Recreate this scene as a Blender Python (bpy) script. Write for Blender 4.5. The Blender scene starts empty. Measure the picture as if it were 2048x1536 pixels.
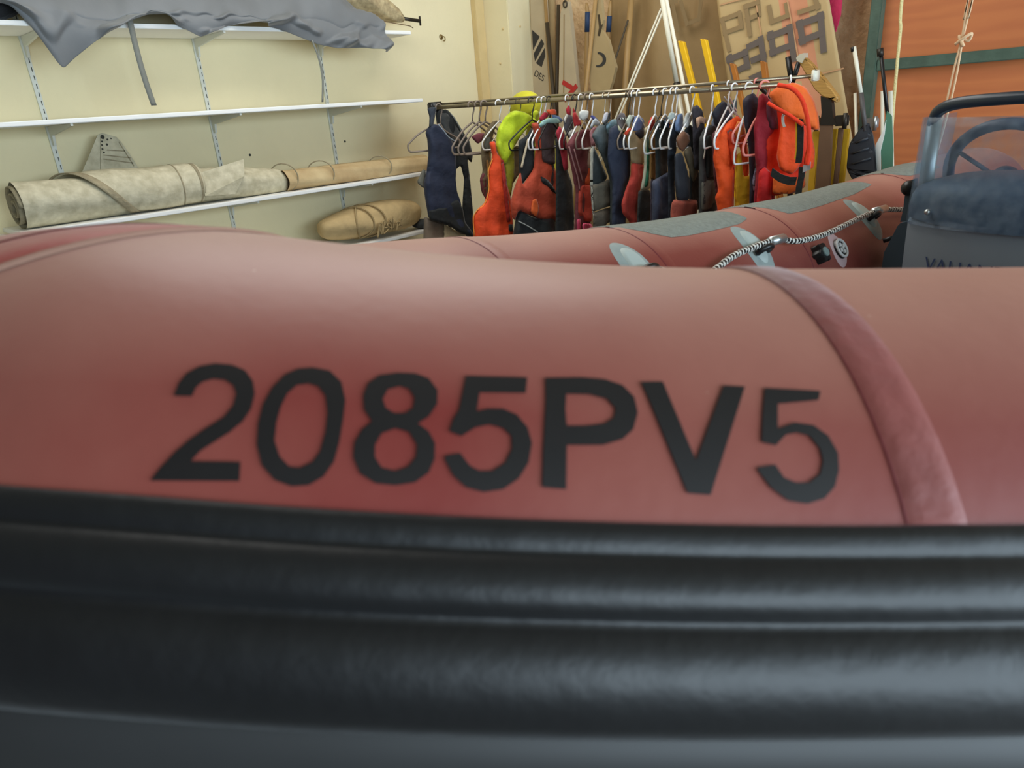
import bpy, bmesh, math, random
import numpy as np
from mathutils import Vector, Matrix
from mathutils.geometry import tessellate_polygon
random.seed(7); rng = np.random.default_rng(7)
SC = bpy.context.scene
COL = SC.collection

# ---------------------------------------------------------------- camera solution
F = 1393.0
EYE = 1.6
_d = np.array([266., 3502., F]); _d /= np.linalg.norm(_d)
_z = np.array([0, 0, 1.]); _h = _z - (_z @ _d) * _d; _h /= np.linalg.norm(_h)
_r = np.cross(_d, _h)
M_HEAD = np.stack([_r, _h, -_d], 1)
AZ = math.radians(44.4)
_R = np.array([[math.cos(AZ), -math.sin(AZ), 0], [math.sin(AZ), math.cos(AZ), 0], [0, 0, 1.]])
M = M_HEAD @ _R.T                      # room -> camera (x right, y down, z forward)

def room(p):
    return _R @ np.asarray(p, float)

def ray(px, py):
    return M.T @ np.array([(px - 1024) / F, (py - 768) / F, 1.0])

def onX(px, py, x):
    d = ray(px, py); p = d * (x / d[0]); p[2] += EYE; return p

def onY(px, py, y):
    d = ray(px, py); p = d * (y / d[1]); p[2] += EYE; return p

def onZ(px, py, z):
    d = ray(px, py); p = d * ((z - EYE) / d[2]); p[2] += EYE; return p

def proj(P):
    P = np.array(P, float); P[..., 2] -= EYE
    c = P @ M.T
    return np.stack([1024 + F * c[..., 0] / c[..., 2], 768 + F * c[..., 1] / c[..., 2]], -1)

cam_d = bpy.data.cameras.new('camera'); cam = bpy.data.objects.new('camera', cam_d); COL.objects.link(cam)
cam_d.sensor_width = 36; cam_d.lens = F / 2048 * 36; cam_d.clip_start = .02
mw = Matrix.Identity(4)
for i in range(3):
    mw[i][0] = M[0][i]; mw[i][1] = -M[1][i]; mw[i][2] = -M[2][i]
mw[2][3] = EYE
cam.matrix_world = mw
cam_d.dof.use_dof = True; cam_d.dof.focus_distance = 3.6; cam_d.dof.aperture_fstop = 7.5
SC.camera = cam

# ---------------------------------------------------------------- materials
def C(r, g, b):
    def f(c):
        c /= 255.; return c / 12.92 if c <= .04045 else ((c + .055) / 1.055) ** 2.4
    return (f(r), f(g), f(b), 1)

_m = {}
def mat(name, col, rough=.7, metal=0, noise=0, nscale=8, bump=0, bscale=60, sheen=0, alpha=1, trans=0, ior=1.45, col2=None, spec=.5, sheen_tint=None, coord='Object'):
    if name in _m: return _m[name]
    m = bpy.data.materials.new(name); m.use_nodes = True
    nt = m.node_tree; b = nt.nodes['Principled BSDF']
    b.inputs['Base Color'].default_value = col; b.inputs['Roughness'].default_value = rough
    b.inputs['Metallic'].default_value = metal; b.inputs['Specular IOR Level'].default_value = spec
    b.inputs['Transmission Weight'].default_value = trans; b.inputs['IOR'].default_value = ior
    b.inputs['Alpha'].default_value = alpha
    if sheen:
        b.inputs['Sheen Weight'].default_value = sheen; b.inputs['Sheen Roughness'].default_value = .4
        if sheen_tint: b.inputs['Sheen Tint'].default_value = sheen_tint
    if noise or bump or col2:
        tc = nt.nodes.new('ShaderNodeTexCoord')
        if noise or col2:
            n = nt.nodes.new('ShaderNodeTexNoise'); n.inputs['Scale'].default_value = nscale; n.inputs['Detail'].default_value = 6
            nt.links.new(tc.outputs[coord], n.inputs['Vector'])
            rp = nt.nodes.new('ShaderNodeValToRGB')
            rp.color_ramp.elements[0].position = .3; rp.color_ramp.elements[1].position = .72
            c2 = col2 or tuple([c * (1 - noise) for c in col[:3]] + [1])
            rp.color_ramp.elements[0].color = c2; rp.color_ramp.elements[1].color = col
            nt.links.new(n.outputs['Fac'], rp.inputs['Fac']); nt.links.new(rp.outputs['Color'], b.inputs['Base Color'])
        if bump:
            n2 = nt.nodes.new('ShaderNodeTexNoise'); n2.inputs['Scale'].default_value = bscale; n2.inputs['Detail'].default_value = 5
            nt.links.new(tc.outputs[coord], n2.inputs['Vector'])
            bp = nt.nodes.new('ShaderNodeBump'); bp.inputs['Strength'].default_value = bump; bp.inputs['Distance'].default_value = .02
            nt.links.new(n2.outputs['Fac'], bp.inputs['Height']); nt.links.new(bp.outputs['Normal'], b.inputs['Normal'])
    _m[name] = m
    return m

def fab(r, g, b, rough=.75):
    return mat('cloth_%d_%d_%d' % (r, g, b), C(r, g, b), rough, noise=.25, nscale=9, bump=.35, bscale=26, sheen=.15)

# ---------------------------------------------------------------- object helpers
def tag(o, label=None, cat=None, group=None, kind=None):
    if label: o['label'] = label
    if cat: o['category'] = cat
    if group: o['group'] = group
    if kind: o['kind'] = kind
    return o

def empty(name, loc, label=None, cat=None, group=None):
    o = bpy.data.objects.new(name, None); COL.objects.link(o); o.location = Vector(loc); o.empty_display_size = .1
    return tag(o, label, cat, group)

def link(name, me, mats, parent=None, smooth=True):
    o = bpy.data.objects.new(name, me); COL.objects.link(o)
    for m in (mats if isinstance(mats, (list, tuple)) else [mats]): me.materials.append(m)
    if smooth:
        for p in me.polygons: p.use_smooth = True
    if parent is not None:
        o.parent = parent
        # every mesh part keeps its vertices in room coordinates (identity world matrix)
        o.matrix_parent_inverse = Matrix.Translation(-parent.location) if parent.parent is None else Matrix.Identity(4)
    return o

def build(name, bm, mats, parent=None, smooth=True, angle=None):
    """vertices are in room coordinates; a top-level mesh gets its origin at its base"""
    bmesh.ops.recalc_face_normals(bm, faces=bm.faces)
    me = bpy.data.meshes.new(name)
    off = Vector((0, 0, 0))
    if parent is None and len(bm.verts):
        xs = [v.co for v in bm.verts]
        off = Vector((sum(v.x for v in xs) / len(xs), sum(v.y for v in xs) / len(xs), min(v.z for v in xs)))
        bmesh.ops.translate(bm, verts=bm.verts, vec=-off)
    bm.to_mesh(me); bm.free()
    o = link(name, me, mats, parent, smooth)
    if parent is None: o.location = off
    if smooth and angle:
        try: me.set_sharp_from_angle(angle=math.radians(angle))
        except Exception: pass
    return o

def box(bm, a, b, mi=0, bevel=0):
    x0, y0, z0 = [min(a[i], b[i]) for i in range(3)]; x1, y1, z1 = [max(a[i], b[i]) for i in range(3)]
    v = [bm.verts.new(p) for p in [(x0, y0, z0), (x1, y0, z0), (x1, y1, z0), (x0, y1, z0), (x0, y0, z1), (x1, y0, z1), (x1, y1, z1), (x0, y1, z1)]]
    fs = [bm.faces.new([v[i] for i in f]) for f in [(0, 3, 2, 1), (4, 5, 6, 7), (0, 1, 5, 4), (1, 2, 6, 5), (2, 3, 7, 6), (3, 0, 4, 7)]]
    for f in fs: f.material_index = mi
    if bevel:
        es = list({e for f in fs for e in f.edges})
        bmesh.ops.bevel(bm, geom=es, offset=bevel, segments=2, affect='EDGES')

def sweep(bm, pts, r, n=8, closed=False, caps=True, mi=0, squash=None):
    pts = [Vector(p) for p in pts]; N = len(pts)
    rr = r if hasattr(r, '__len__') else [r] * N
    rings = []; up = None
    for i in range(N):
        if closed: t = pts[(i + 1) % N] - pts[i - 1]
        else: t = pts[min(i + 1, N - 1)] - pts[max(i - 1, 0)]
        if t.length < 1e-9: t = Vector((0, 0, 1))
        t.normalize()
        if up is None:
            up = Vector((0, 0, 1)) if abs(t.z) < .9 else Vector((1, 0, 0))
        u = up - t * up.dot(t)
        if u.length < 1e-6: u = t.orthogonal()
        u.normalize(); up = u; w = t.cross(u)
        k = squash or (1, 1)
        rings.append([bm.verts.new(pts[i] + (u * math.cos(2 * math.pi * j / n) * k[0] + w * math.sin(2 * math.pi * j / n) * k[1]) * rr[i]) for j in range(n)])
    for i in range(N if closed else N - 1):
        a, b = rings[i], rings[(i + 1) % N]
        for j in range(n):
            f = bm.faces.new((a[j], a[(j + 1) % n], b[(j + 1) % n], b[j])); f.material_index = mi
    if caps and not closed:
        f = bm.faces.new(rings[0][::-1]); f.material_index = mi
        f = bm.faces.new(rings[-1]); f.material_index = mi

def smoothpath(P, n=6):
    P = [np.array(p, float) for p in P]; out = []
    for i in range(len(P) - 1):
        p0 = P[max(i - 1, 0)]; p1 = P[i]; p2 = P[i + 1]; p3 = P[min(i + 2, len(P) - 1)]
        for k in range(n):
            t = k / n
            out.append(.5 * ((2 * p1) + (-p0 + p2) * t + (2 * p0 - 5 * p1 + 4 * p2 - p3) * t * t + (-p0 + 3 * p1 - 3 * p2 + p3) * t ** 3))
    out.append(P[-1]); return out

def prism(bm, pts, ext, mi=0):
    """polygon of 3D points extruded by vector ext"""
    e = Vector(ext); P = [Vector(p) for p in pts]
    a = [bm.verts.new(p) for p in P]; b = [bm.verts.new(p + e) for p in P]
    tris = tessellate_polygon([P])
    for t in tris:
        f = bm.faces.new([a[i] for i in t]); f.material_index = mi
        f = bm.faces.new([b[i] for i in reversed(t)]); f.material_index = mi
    for i in range(len(P)):
        j = (i + 1) % len(P)
        f = bm.faces.new((a[i], a[j], b[j], b[i])); f.material_index = mi

def gridmesh(bm, G, mi=0, wrap=False):
    """G[i][j] points -> quads"""
    V = [[bm.verts.new(tuple(p)) for p in row] for row in G]
    for i in range(len(V) - 1):
        m = len(V[i])
        for j in range(m if wrap else m - 1):
            f = bm.faces.new((V[i][j], V[i][(j + 1) % m], V[i + 1][(j + 1) % m], V[i + 1][j])); f.material_index = mi(i, j) if callable(mi) else mi
    return V

def solid(o, th, offset=0.0, sub=0):
    s = o.modifiers.new('solid', 'SOLIDIFY'); s.thickness = th; s.offset = offset; s.use_even_offset = False
    if sub:
        q = o.modifiers.new('sub', 'SUBSURF'); q.levels = sub; q.render_levels = sub
    return o

# ---------------------------------------------------------------- the room
XL, YB, XR, YF, ZC = -4.45, 4.9, 3.6, -4.6, 3.5
m_wall = mat('cream_wall_paint', C(242, 229, 188), .85, noise=.10, nscale=1.6, bump=.12, bscale=30)
m_white = mat('white_melamine', C(240, 240, 236), .5)
m_stone = mat('rough_render_wall', C(236, 204, 160), .95, col2=C(204, 166, 124), nscale=9, bump=1.0, bscale=22)
m_floor = mat('concrete_floor', C(92, 86, 78), .9, noise=.3, nscale=3, bump=.2)
m_fill_cut = mat('fill_cutting_wall', C(98, 78, 66), .9, noise=.4, nscale=9, bump=.4)  # unseen walls made dark to cut the fill on the boat
m_ceil = mat('ceiling_board', C(150, 138, 116), .9, noise=.1)

def structure(name, bm, m, smooth=False):
    o = build(name, bm, m, None, smooth); o['kind'] = 'structure'; return o

bm = bmesh.new(); box(bm, (XL - .15, YF, 0), (XL, YB, ZC)); structure('wall_left', bm, m_wall)
bm = bmesh.new(); box(bm, (XL, YB, 0), (XR, YB + .15, ZC)); structure('wall_back', bm, m_stone)
bm = bmesh.new(); box(bm, (XL, YF - .15, 0), (XR, YF, ZC)); structure('wall_front', bm, m_fill_cut)
# right wall with the wide boat door opening (y -3.6 .. 1.6)
OY0, OY1, OZ = .1, 4.2, 2.9
WY0, WY1, WZ0, WZ1 = -2.4, -.5, .9, 2.8  # unseen window opening, added to give the strake its sheen
bm = bmesh.new()
box(bm, (XR, YF, 0), (XR + .15, WY0, ZC)); box(bm, (XR, WY1, 0), (XR + .15, OY0, ZC)); box(bm, (XR, WY0, 0), (XR + .15, WY1, WZ0)); box(bm, (XR, WY0, WZ1), (XR + .15, WY1, ZC)); box(bm, (XR, OY1, 0), (XR + .15, YB, ZC)); box(bm, (XR, OY0, OZ), (XR + .15, OY1, ZC))
structure('wall_right', bm, m_fill_cut)
bm = bmesh.new(); box(bm, (XL - .15, YF - .15, -.1), (XR + .15, YB + .15, 0)); structure('floor', bm, m_floor)
# ceiling with a roof light over the boat
SX0, SX1, SY0, SY1 = -3.4, -1.5, .6, 3.9
bm = bmesh.new()
box(bm, (XL, YF, ZC), (SX0, YB, ZC + .1)); box(bm, (SX1, YF, ZC), (XR, YB, ZC + .1))
box(bm, (SX0, YF, ZC), (SX1, SY0, ZC + .1)); box(bm, (SX0, SY1, ZC), (SX1, YB, ZC + .1))
structure('ceiling', bm, m_ceil)
# boxed column in the far left corner
bm = bmesh.new()
CX1, CY1, CY2 = -4.147, 4.5, 4.76
box(bm, (XL, CY1, 0), (CX1, YB, ZC), bevel=.006)
structure('trim_1', bm, m_wall)
bm = bmesh.new(); box(bm, (XL, 4.40, 0), (XL + .05, CY1, ZC), bevel=.004)
structure('trim_2', bm, mat('tan_trim_paint', C(222, 196, 142), .8, noise=.1))

# garage door: plywood in a green steel frame, filling the back wall on the right
m_green = mat('green_steel_paint', C(84, 104, 88), .55, noise=.35, nscale=12, bump=.1)
def wood_mat(name, c1, c2, scale=2.2, rough=.5):
    m = bpy.data.materials.new(name); m.use_nodes = True; nt = m.node_tree; b = nt.nodes['Principled BSDF']
    tc = nt.nodes.new('ShaderNodeTexCoord'); mp = nt.nodes.new('ShaderNodeMapping'); mp.inputs['Scale'].default_value = (.5 * scale, scale, 3.2 * scale)
    w = nt.nodes.new('ShaderNodeTexWave'); w.wave_type = 'BANDS'; w.bands_direction = 'Z'; w.inputs['Scale'].default_value = 2.0
    w.inputs['Distortion'].default_value = 14; w.inputs['Detail'].default_value = 4; w.inputs['Detail Scale'].default_value = .6; w.inputs['Detail Roughness'].default_value = .65
    n = nt.nodes.new('ShaderNodeTexNoise'); n.inputs['Scale'].default_value = 1.4; n.inputs['Detail'].default_value = 3
    rp = nt.nodes.new('ShaderNodeValToRGB'); rp.color_ramp.elements[0].color = c1; rp.color_ramp.elements[1].color = c2
    mx = nt.nodes.new('ShaderNodeMath'); mx.operation = 'MULTIPLY_ADD'; mx.inputs[1].default_value = .28; 
    nt.links.new(tc.outputs['Object'], mp.inputs['Vector']); nt.links.new(mp.outputs['Vector'], w.inputs['Vector']); nt.links.new(tc.outputs['Object'], n.inputs['Vector'])
    nt.links.new(w.outputs['Color'], mx.inputs[0]); nt.links.new(n.outputs['Fac'], mx.inputs[2]); nt.links.new(mx.outputs[0], rp.inputs['Fac'])
    nt.links.new(rp.outputs['Color'], b.inputs['Base Color']); b.inputs['Roughness'].default_value = rough
    return m
m_ply = wood_mat('orange_plywood', C(176, 96, 58), C(206, 124, 72), .75)
DX0 = -1.515
door = empty('door_1', (DX0, 4.8, 0)); door['kind'] = 'structure'
zr = 1.675
bm = bmesh.new(); box(bm, (DX0, 4.84, .05), (2.6, 4.87, zr)); build('lower_panel', bm, m_ply, door, False)
bm = bmesh.new(); box(bm, (DX0, 4.84, zr), (2.6, 4.87, 3.1)); build('upper_panel', bm, m_ply, door, False)
bm = bmesh.new()
box(bm, (DX0 - .03, 4.77, 0), (DX0 + .03, 4.84, 3.2), bevel=.004)
box(bm, (DX0 + .03, 4.79, zr - .03), (2.6, 4.84, zr + .03), bevel=.004)
box(bm, (DX0 + .07, 4.79, 3.1), (2.6, 4.84, 3.2)); box(bm, (2.6, 4.77, 0), (2.7, 4.84, 3.2))
build('frame', bm, m_green, door, False)

# ---------------------------------------------------------------- wall shelving
SF = -4.05          # front edge of the shelves
SH = {'top': 2.125, 'middle': 1.70, 'lower': 1.205, 'bottom': .80}
yend = {'top': 3.42, 'middle': 3.46, 'lower': 3.52, 'bottom': 3.55}
ystart = {'top': -.3, 'middle': -.3, 'lower': .86, 'bottom': -.3}
where = {'top': 'topmost white wall shelf, mostly hidden under the grey draped cover',
         'middle': 'long empty white wall shelf in the middle of the rack of shelves',
         'lower': 'white wall shelf carrying the long rolled sails',
         'bottom': 'lowest wall shelf with the corded tan bundle on it'}
for k, z in SH.items():
    bm = bmesh.new(); box(bm, (XL + .012, ystart[k], z - .022), (SF, yend[k], z), bevel=.003)
    tag(build('shelf_board', bm, m_white, None, False), where[k], 'shelf', 'white boards of the wall shelving')
bm = bmesh.new(); box(bm, (XL + .012, -.3, 1.155), (SF - .02, .85, 1.177), bevel=.003)
tag(build('shelf_board', bm, m_white, None, False), 'short white shelf end meeting the sail shelf at the left edge of the photo', 'shelf', 'white boards of the wall shelving')
m_up = mat('shelf_upright_enamel', C(214, 216, 205), .45)
m_slot = mat('dark_slot', C(60, 60, 52), .8)
up_l = ['leftmost slotted white shelf upright, behind the thick end of the rolled sail', 'second slotted white shelf upright from the left, below the hanging middle of the grey cover', 'third slotted white shelf upright, nearest the clothes rack, above the tan bundle']
for i, y in enumerate((1.205, 2.09, 2.935)):
    r = empty('shelf_upright', (XL, y, .5), up_l[i], 'shelf upright', 'slotted uprights of the wall shelving')
    bm = bmesh.new(); box(bm, (XL, y - .0125, .4), (XL + .011, y + .0125, 2.6)); build('channel', bm, m_up, r, False)
    bm = bmesh.new()
    for k in range(54):
        z = .42 + k * .04
        box(bm, (XL + .0105, y + .002, z), (XL + .0118, y + .006, z + .022))
    build('slots', bm, m_slot, r, False)
    for k, z in SH.items():
        bm = bmesh.new()
        p = [(XL + .012, y - .004, z - .023), (SF - .01, y - .004, z - .023), (SF - .01, y - .004, z - .034), (XL + .05, y - .004, z - .07), (XL + .035, y - .004, z - .12), (XL + .012, y - .004, z - .12)]
        prism(bm, p, (0, .012, 0)); build('bracket', bm, m_up, r, False)

for (px, py), lb in zip([(500, 310), (690, 283)], ['dark screw plug in the wall between the second upright and the third one', 'dark screw plug in the wall just right of the third upright']):
    p = onX(px, py, XL + .002); bm = bmesh.new(); bmesh.ops.create_uvsphere(bm, u_segments=10, v_segments=6, radius=.008, matrix=Matrix.Translation(Vector(p)) @ Matrix.Diagonal((.4, 1, 1, 1)))
    tag(build('wall_plug', bm, m_slot), lb, 'screw')
p = onX(882, 74, XL); hk = empty('wall_hook', p, 'small metal screw hook in the cream wall left of the column', 'hook')
bm = bmesh.new(); bmesh.ops.create_cone(bm, segments=14, radius1=.02, radius2=.016, depth=.006, cap_ends=True, matrix=Matrix.Translation(Vector(p) + Vector((.003, 0, 0))) @ Matrix.Rotation(math.pi / 2, 4, 'Y'))
build('plate', bm, mat('dull_brass', C(150, 130, 90), .4, .8), hk)
bm = bmesh.new(); sweep(bm, smoothpath([p + np.array(q) for q in [(.004, 0, 0), (.03, 0, 0), (.045, 0, -.012), (.04, 0, -.03), (.025, 0, -.03)]], 4), .004, 8)
build('hook', bm, mat('dull_brass', C(150, 130, 90), .4, .8), hk)
for (px, py), lb in zip([(1006, 58), (1001, 127), (1040, 53)], ['screw head high on the shaded face of the boxed column', 'screw hole lower on the shaded face of the boxed column', 'screw head on the bright face of the boxed column']):
    p = onY(px, py, CY1 - .001) if px < 1017 else onX(px, py, CX1 + .001)
    bm = bmesh.new(); bmesh.ops.create_uvsphere(bm, u_segments=10, v_segments=6, radius=.009, matrix=Matrix.Translation(Vector(p)))
    tag(build('column_screw', bm, mat('tan_trim_paint', C(222, 196, 142))), lb, 'screw')

# ---------------------------------------------------------------- grey cover on the top shelf
def interp(xs, ys, x): return float(np.interp(x, xs, ys))
m_cov = mat('grey_cover_cloth', C(116, 119, 121), .6, noise=.22, nscale=3, bump=.12, bscale=14, sheen=.2)
low = [(-60, -60), (20, 2), (75, 62), (130, 138), (150, 118), (180, 92), (215, 64), (262, 40), (300, 26), (330, 28), (360, 50), (405, 73), (432, 62), (460, 50), (520, 46), (560, 56), (600, 72), (640, 88), (680, 96), (720, 95), (779, 103)]
lw = [onX(px, py, SF + .035) for px, py in low]
ly = [p[1] for p in lw]; lz = [p[2] for p in lw]
ys = np.linspace(ly[0], ly[-1], 150)
zt = SH['top']
cover = empty('boat_cover', (SF, 2.0, zt), 'crumpled grey fabric cover draped over the front edge of the topmost shelf', 'cover')
def fold(y, v):
    rg = lambda q: 1 - 2 * abs(math.sin(q))
    return .010 * rg(y * 7.3 + 1.1 * v) + .007 * rg(y * 13 - 1.7 * v + 1) + .014 * math.sin(y * 9 + 1.3 * v) + .010 * math.sin(y * 23 + 2.1 + v * 2) + .006 * math.sin(y * 47 + v * 5) + .012 * math.sin(y * 5.1 - v * 3)
G = []
for y in ys:
    zb = interp(ly, lz, y); row = []
    end = min(1, max(0, (ly[-1] - y) / .5))
    hgt = (.26 + .05 * math.sin(y * 3.1) + .03 * math.sin(y * 7.7)) * (.35 + .65 * end)
    # over the pile, from the wall to the front, then hanging down
    for t in np.linspace(0, 1, 12):
        xs0 = XL + .03 + (SF - .10 - XL - .03) * min(1, max(0, (y - 2.6) / .2)); x = xs0 + t * (SF + .02 - xs0); z = zt + .018 + hgt * math.sin(math.pi * min(1, t * .78 + .2)) ** .7
        row.append((x, y, max(zt + .008, z + fold(y, t * 3) * .8)))
    x0, z0 = row[-1][0], row[-1][2]
    for t in np.linspace(0, 1, 22)[1:]:
        z = z0 + (min(zb, z0 - .01) - z0) * t
        a = fold(y, 3 + t * 2) * (.5 + 1.2 * t) 
        tip = math.exp(-((y - 1.45) / .22) ** 2)
        row.append((SF + .02 + .015 * math.sin(t * 3) + max(-.010, a * 1.5) + tip * .03 * math.cos((y - 1.45) * 14) * t, y + .02 * math.sin(t * 5 + y * 11) * t * (1 - t) * 2, z))
    G.append(row)
bm = bmesh.new(); gridmesh(bm, G); o = build('cover_sheet', bm, m_cov, cover); solid(o, .003, 1, 1)
def ribbon(bm, pts, w, th, side=(0, 1, 0), mi=0):
    s = Vector(side).normalized() * w / 2; P = [Vector(p) for p in pts]; V = []
    for i, p in enumerate(P):
        t = (P[min(i + 1, len(P) - 1)] - P[max(i - 1, 0)]).normalized(); n = t.cross(s).normalized() * th / 2
        V.append([bm.verts.new(p + s + n), bm.verts.new(p - s + n), bm.verts.new(p - s - n), bm.verts.new(p + s - n)])
    for i in range(len(V) - 1):
        for j in range(4):
            f = bm.faces.new((V[i][j], V[i][(j + 1) % 4], V[i + 1][(j + 1) % 4], V[i + 1][j])); f.material_index = mi
    bm.faces.new(V[0][::-1]); bm.faces.new(V[-1])
m_strap = mat('grey_webbing', C(128, 130, 122), .8, noise=.15, nscale=40)
bm = bmesh.new(); ribbon(bm, smoothpath([onX(a, b, SF + .03) for a, b in [(258, 30), (264, 60), (276, 110), (292, 165), (308, 211)]], 5), .028, .003); build('hanging_strap', bm, m_strap, cover)
bm = bmesh.new(); ribbon(bm, smoothpath([onX(a, b, SF + .03) for a, b in [(624, 80), (636, 112), (645, 150), (645, 204)]], 5), .012, .003); build('hanging_strap', bm, m_strap, cover)
# folded sail bundle sticking out at the right end
m_pat = mat('brown_sail_bag', C(206, 188, 146), .8, col2=C(150, 132, 100), nscale=26, bump=.3, bscale=40)
P0 = onX(700, -20, -4.27); P1 = onX(805, 44, -4.27)
sb = empty('sail_bundle', (P0 + P1) / 2, 'mottled brown sail bundle end poking out of the right end of the topmost shelf', 'sail')
G = []
for t in np.linspace(0, 1, 16):
    c = P0 + (P1 - P0) * t + np.array([0, -.1 * (1 - t), .02]); rz = .10 * (1 - t) ** .6 + .022; G.append([(c[0] + rz * 1.1 * math.cos(a) + .008 * math.sin(5 * a + t * 9), c[1], c[2] + rz * math.sin(a) * (1 + .15 * math.sin(3 * a + t * 4))) for a in np.linspace(0, 2 * math.pi, 29)[:-1]])
bm = bmesh.new(); V = gridmesh(bm, G, wrap=True); bm.faces.new(V[0]); bm.faces.new(V[-1]); build('bundle', bm, m_pat, sb)
m_dark = mat('dark_metal', C(62, 58, 52), .45, .7)
q = onX(800, 36, -4.27); q2 = onX(840, 42, -4.27)
bm = bmesh.new(); sweep(bm, [q, q2], .012, 10); sweep(bm, [q2 + np.array([0, 0, .03]), q2 - np.array([0, 0, .03])], .007, 8); build('spar_end', bm, m_dark, sb)
bm = bmesh.new(); sweep(bm, [onX(765, 42, -4.08), onX(820, 52, -4.12), onX(826, 56, -4.18)], .003, 6); build('cord', bm, mat('brown_cord', C(110, 90, 64), .9), sb)
# a dark bag at far left of the top shelf
bm = bmesh.new(); G = []
for t in np.linspace(0, 1, 12):
    r_ = .09 * math.sin(math.pi * (t * .9 + .05)) ** .5; G.append([(-4.2 + r_ * 1.3 * math.cos(a), .75 + .42 * t, zt + .09 + r_ * math.sin(a)) for a in np.linspace(0, 2 * math.pi, 21)[:-1]])
V = gridmesh(bm, G, wrap=True); bm.faces.new(V[0]); bm.faces.new(V[-1])
tag(build('holdall', bm, fab(48, 48, 50)), 'black bag on the topmost shelf at the left edge of the photo', 'bag')

# ---------------------------------------------------------------- rolled sails on the lower shelf
zl = SH['lower']
m_sail = mat('weathered_sailcloth', C(212, 204, 176), .7, col2=C(176, 168, 140), nscale=22, bump=.25, bscale=34)
m_hem = mat('sail_hem_tape', C(168, 156, 126), .8, noise=.3, nscale=30, bump=.4)
def roll(name, y0, y1, rad, xc, m, parent, seed=0, n=40, amp=.06, lift=0, caps=False):
    G = []
    for t in np.linspace(0, 1, 48):
        y = y0 + (y1 - y0) * t; r_ = rad(t); row = []
        for j in range(n):
            a = 2 * math.pi * j / n
            rr = r_ * (1 + amp * math.sin(2 * a + 3 * t + seed) + amp * .5 * math.sin(5 * a + 7 * t + seed))
            dz = rr * math.sin(a)
            row.append((xc(t) + rr * 1.08 * math.cos(a), y, zl + lift + max(.003, r_ * .96 + dz)))
        G.append(row)
    bm = bmesh.new(); V = gridmesh(bm, G, wrap=True)
    if caps: bm.faces.new(V[-1])
    return build(name, bm, m, parent)
yA = onX(30, 400, -4.2)[1]; yB = onX(850, 320, -4.2)[1]; yM = onX(485, 350, -4.2)[1]
rs = empty('rolled_sail', (-4.2, (yA + yB) / 2, zl), 'thick roll of weathered cream sailcloth lying at the left of the sail shelf', 'sail')
roll('sail_roll', yA, yM + .25, lambda t: .114 - .022 * t - .024 * max(0, t - .75) * 4, lambda t: -4.2, m_sail, rs, caps=True)
# spiral end
bm = bmesh.new(); sp = []
for k in range(70):
    a = k * .22; r_ = .108 - .0012 * k; sp.append((-4.2 + r_ * 1.06 * math.cos(a), yA - .002, zl + .108 + r_ * math.sin(a)))
ribbon(bm, sp, .03, .006, side=(0, 1, 0)); build('rolled_edge', bm, m_hem, rs)
bm = bmesh.new(); bmesh.ops.create_circle(bm, cap_ends=True, segments=28, radius=.096, matrix=Matrix.Translation((-4.2, yA + .02, zl + .108)) @ Matrix.Rotation(math.pi / 2, 4, 'X')); build('roll_core', bm, mat('dark_roll_core', C(110, 100, 82), .9, noise=.4, nscale=20), rs)
# outer wrap with taped slanting hem
yw0 = onX(135, 400, -4.1)[1]; yw1 = onX(400, 350, -4.1)[1]
def wrap(y0f, y1f, r0, r1, a0, a1, m, name, th=.004, nx=30):
    G = []
    for t in np.linspace(0, 1, nx):
        row = []
        for s in np.linspace(0, 1, 30):
            a = a0 + (a1 - a0) * s; y = y0f(s) + (y1f(s) - y0f(s)) * t
            tt = (y - yA) / (yM + .25 - yA); r_ = (.114 - .022 * tt) + (r0 + (r1 - r0) * s) + .004 * math.sin(y * 17 + s * 5)
            row.append((-4.2 + 1.08 * r_ * math.cos(a), y, zl + .006 + max(.002, (.114 - .022 * tt) * .96 + r_ * math.sin(a))))
        G.append(row)
    bm = bmesh.new(); gridmesh(bm, G); return solid(build(name, bm, m, rs), th, 1)
wrap(lambda s: yw0 + .30 * (1 - s) ** 1.2 - .24 * s * 0, lambda s: yw1 + .02 * s, .012, .02, -.9, 2.4, m_sail, 'outer_wrap')
wrap(lambda s: yw0 + .30 * (1 - s) ** 1.2 - .012, lambda s: yw0 + .30 * (1 - s) ** 1.2 + .035, .017, .025, -.9, 2.4, m_hem, 'taped_hem', nx=4)
wrap(lambda s: yw1 - .12, lambda s: yw1 - .112, .015, .023, -.9, 2.3, m_hem, 'stitch_line', .002, 3)
wrap(lambda s: yw1 - .02, lambda s: yw1 - .012 + .02 * s, .015, .023, -.9, 2.3, m_hem, 'stitch_line', .002, 3)
# loose corner flap
bm = bmesh.new()
tri = [onX(402, 345, -4.12), onX(487, 318, -4.1), onX(488, 352, -4.07), onX(470, 388, -4.08), onX(410, 392, -4.08)]
prism(bm, tri, (.004, 0, 0)); build('loose_flap', bm, m_sail, rs, False)
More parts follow.
